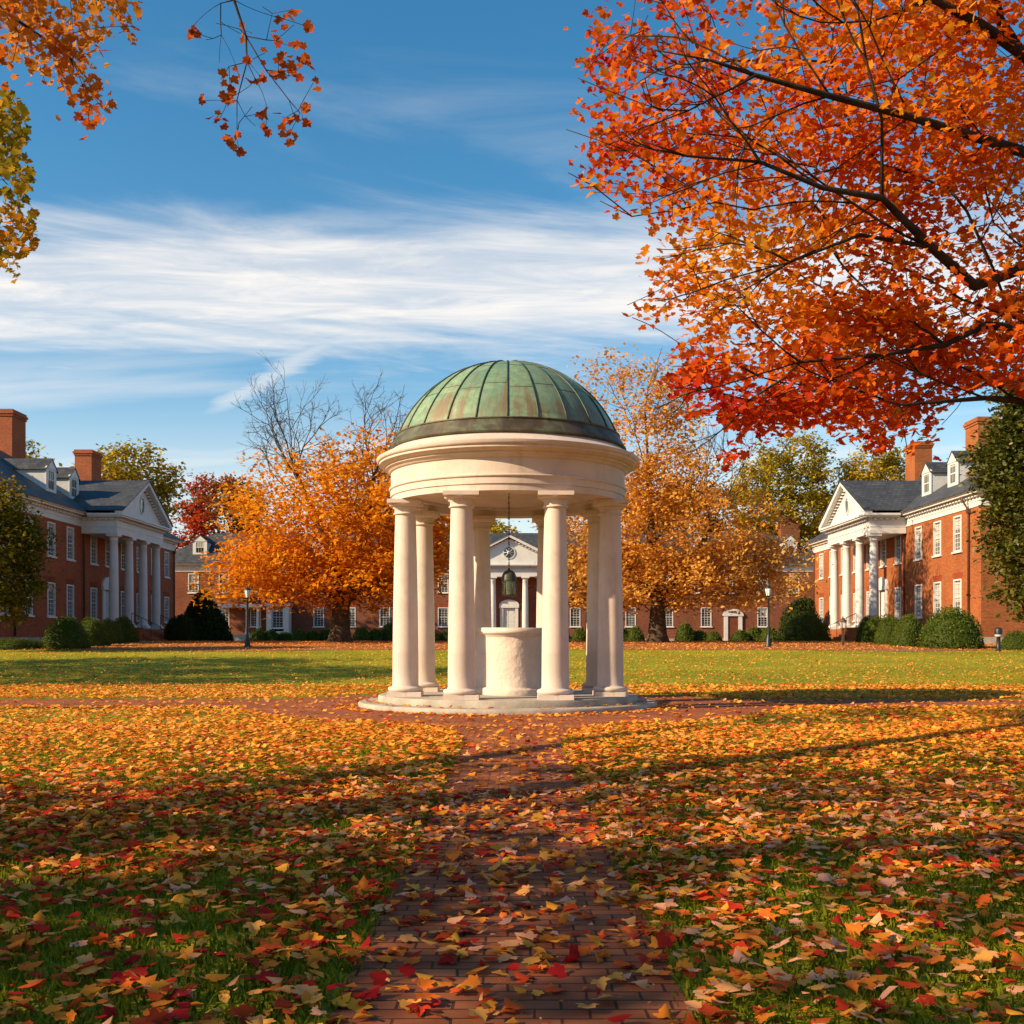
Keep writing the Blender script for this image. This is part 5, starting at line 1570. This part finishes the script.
# lantern on a square post by the sunlit steps
Y = 55.0; x = (843 - 512) / F * Y; z = float(ground_z(x, Y))
root = empty('lantern_post', (x, Y, z), 0, 'short brown post with a square glass lantern by the sunlit portico steps', 'lantern')
mb = MB(); mb.box(-.06, .06, -.06, .06, -.1, .85); mb.box(-.1, .1, -.1, .1, .851, .90); mb.build('post', M['pipe'], root)
mb = MB(); mb.lathe([(.12, .901), (.15, 1.22)], 4, smooth=False, a0=pi / 4); mb.build('lamp_glass', M['frost'], root)
mb = MB()
for k in range(4):
    a = pi / 4 + k * pi / 2
    mb.tube([(.125 * cos(a), .125 * sin(a), .9), (.155 * cos(a), .155 * sin(a), 1.23)], .018, 5)
mb.lathe([(.2, 1.225), (.2, 1.25), (.06, 1.38), (.03, 1.42), (.035, 1.45), (.003, 1.5)], 8)
mb.build('lamp_cap', M['pipe'], root)

# bollard light at the right edge
Y = 48.0; x = (998.5 - 512) / F * Y; z = float(ground_z(x, Y))
root = empty('bollard_light', (x, Y, z), 0, 'black bollard light with a domed head at the right edge of the lawn', 'bollard')
mb = MB(); mb.lathe([(.13, -.05), (.13, .04), (.085, .06), (.08, .62), (.10, .64)], 16); mb.build('post', M['iron'], root)
mb = MB(); mb.lathe([(.12, .641), (.15, .66), (.16, .72), (.15, .74), (.10, .745)], 16); mb.build('louvre', M['siding'], root)
mb = MB(); mb.lathe([(.165, .746), (.165, .92), (.14, 1.0), (.08, 1.05), (.003, 1.06)], 16); mb.build('head', M['iron'], root)


# ------------------------------------------------------------------ grass and fallen leaves
r = np.random.default_rng(200)
# blades of grass, dense near the camera
def sample_ground(n, y0, y1, power, margin=5.0):
    uy = r.uniform(size=n)
    if power == 0: yy = y0 + (y1 - y0) * uy
    else: yy = (y0 ** power + (y1 ** power - y0 ** power) * uy) ** (1 / power)
    xx = r.uniform(-1, 1, n) * (0.4655 * yy + margin)
    return xx, yy
xs1, ys1 = sample_ground(270000, 1.6, 12.0, 1.0)
xs2, ys2 = sample_ground(95000, 12.0, 34.0, 1.0)
gx_, gy_ = np.concatenate([xs1, xs2]), np.concatenate([ys1, ys2])
gs = np.concatenate([np.full(len(xs1), 0.042), np.full(len(xs2), 0.032)]) * r.uniform(.55, 1.35, len(gx_))
kp = ~on_path(gx_, gy_, -0.04 * r.uniform(size=len(gx_)))
gx_, gy_, gs = gx_[kp], gy_[kp], gs[kp]
P = np.stack([gx_, gy_, ground_z(gx_, gy_) - .002], 1)
n = len(P)
BL = ([(-.09, 0, 0), (.09, 0, 0), (.05, .12, .62), (0, .45, 1.0)], [[0, 1, 2], [0, 2, 3]])
rg = rot_from(r.uniform(0, 2 * pi, n), np.abs(r.normal(0, .35, n)), r.uniform(0, 2 * pi, n))
me = inst_mesh('grass', BL[0], BL[1], P, rg, gs, 0.15 + 0.6 * field(P, 0.9, 201) + r.normal(0, .15, n))
tag(link_mesh('grass', me, M['grass']), 'short green lawn grass showing between the fallen leaves', 'grass', kind='stuff')

# fallen leaves
def ground_leaves(x, y, size, lift, tilt_s, shape, simple_tint):
    n = len(x)
    P = np.stack([x, y, ground_z(x, y) + lift], 1)
    rt = rot_from(r.uniform(0, 2 * pi, n), np.abs(r.normal(0, tilt_s, n)), r.uniform(0, 2 * pi, n))
    flip = r.uniform(size=n) < .5
    rt[flip] = rt[flip] @ np.diag([1, -1, -1.0])
    return P, rt, size * r.uniform(.55, 1.3, n), simple_tint
allm = []
def litter(n, y0, y1, power, size, shape, dens_lawn, dens_path, tilt_s, margin=5.0):
    n = int(n * (2.1 if y1 < 9 else 1.6 if y1 < 15 else 1.3 if y1 < 27 else 1.15))
    x, y = sample_ground(n, y0, y1, power, margin)
    op = on_path(x, y)
    edge = on_path(x, y, .35) & ~op
    pf = np.stack([x, y, 0 * x], 1)
    clump = field(pf, 0.9, 210) * .7 + field(pf, 3.2, 213) * .6 + .25
    near_rot = np.hypot(x - cx, y - cy)
    pr_ = np.where(op, dens_path, dens_lawn) * np.clip(clump, .25, 1.3)
    pr_ = np.where(edge, np.minimum(1, dens_lawn * 1.2), pr_)
    pr_ = np.where(near_rot < 2.62, 0.0, pr_)
    k = r.uniform(size=n) < pr_
    x, y, op = x[k], y[k], op[k]
    n = len(x)
    red = field(np.stack([x, y, 0 * x], 1), .8, 211)
    t_ = r.uniform(size=n) * 0.98 + 0.3 * (red - .5)
    yl = (t_ > .56) & (t_ < .74) & (y < 9) & (r.uniform(size=n) < .65)
    t_ = np.where(yl, r.choice([.06, .2, .36, .98], n), t_)  # near leaves recoloured off yellow: warmer shade put into their tint
    far_ = np.clip((y - 7.5) / 4, 0, 1)
    t_ = np.where(r.uniform(size=n) < .75 * far_, 0.36 + 0.5 * t_, t_)  # leaves out on the sunlit strip tinted yellower, warm sunlight painted in
    lift = np.where(op, 0.012, 0.030) + r.uniform(0, .016, n)
    P, rt, s, t_ = ground_leaves(x, y, size, lift, tilt_s, shape, t_)
    me = inst_mesh('fallen_leaves', shape[0], shape[1], P, rt, s, t_)
    allm.append(me)
litter(8500, 1.7, 8.0, 2.0, 0.066, maple_shape(.22, .45), .60, .46, .24)
litter(6500, 1.7, 8.0, 2.0, 0.062, maple_shape(.5, .85), .60, .46, .36)
litter(3500, 1.7, 8.0, 2.0, 0.054, maple_simple(-.35, -.8), .62, .38, .35)
litter(4000, 1.7, 8.0, 2.0, 0.062, ([(0, -.5, .1), (.2, -.2, 0), (.26, .15, .05), (0, .6, .18), (-.24, .2, .12), (-.2, -.2, .02)], [[0, 1, 2, 3], [0, 3, 4, 5]]), .6, .5, .35)
litter(5000, 1.7, 8.0, 2.0, 0.026, ([(0, -.5, .05), (.3, -.1, 0), (.2, .4, .1), (-.25, .3, 0)], [[0, 1, 2, 3]]), .6, .6, .45)
litter(26000, 8.0, 14.0, 2.0, 0.070, maple_simple(.28, .5), .85, .20, .30)
litter(40000, 14.0, 26.0, 1.6, 0.076, maple_simple(.28, .5), .90, .13, .35)
litter(60000, 26.0, 50.0, 1.0, 0.07, DIAMOND, .55, .2, .35)
litter(42000, 49.5, 68.0, 1.0, 0.10, DIAMOND, .9, .2, .35)
# leaves lying on the platform's edge and blown against it
na = 420
aa = r.uniform(pi * 1.0, 2 * pi, na); rr_ = np.where(r.uniform(size=na) < .8, r.uniform(2.53, 2.9, na), r.uniform(2.21, 2.46, na))
zz = np.where(rr_ > 2.5, .015, .095)
P = np.stack([cx + rr_ * np.cos(aa), cy + rr_ * np.sin(aa), zz + r.uniform(0, .01, na)], 1)
shp = maple_simple(.28, .5)
allm.append(inst_mesh('fallen_leaves', shp[0], shp[1], P, rot_from(r.uniform(0, 6.3, na), np.abs(r.normal(0, .3, na)), r.uniform(0, 6.3, na)), .075 * r.uniform(.6, 1.2, na), r.uniform(.2, .9, na)))
bm = bmesh.new()
for me in allm: bm.from_mesh(me)
me = bpy.data.meshes.new('fallen_leaves'); bm.to_mesh(me); bm.free()
for q in allm: bpy.data.meshes.remove(q)
tag(link_mesh('fallen_leaves', me, M['fallen']), 'red, orange and yellow maple leaves strewn over lawn and brick path', 'fallen leaves', kind='stuff')
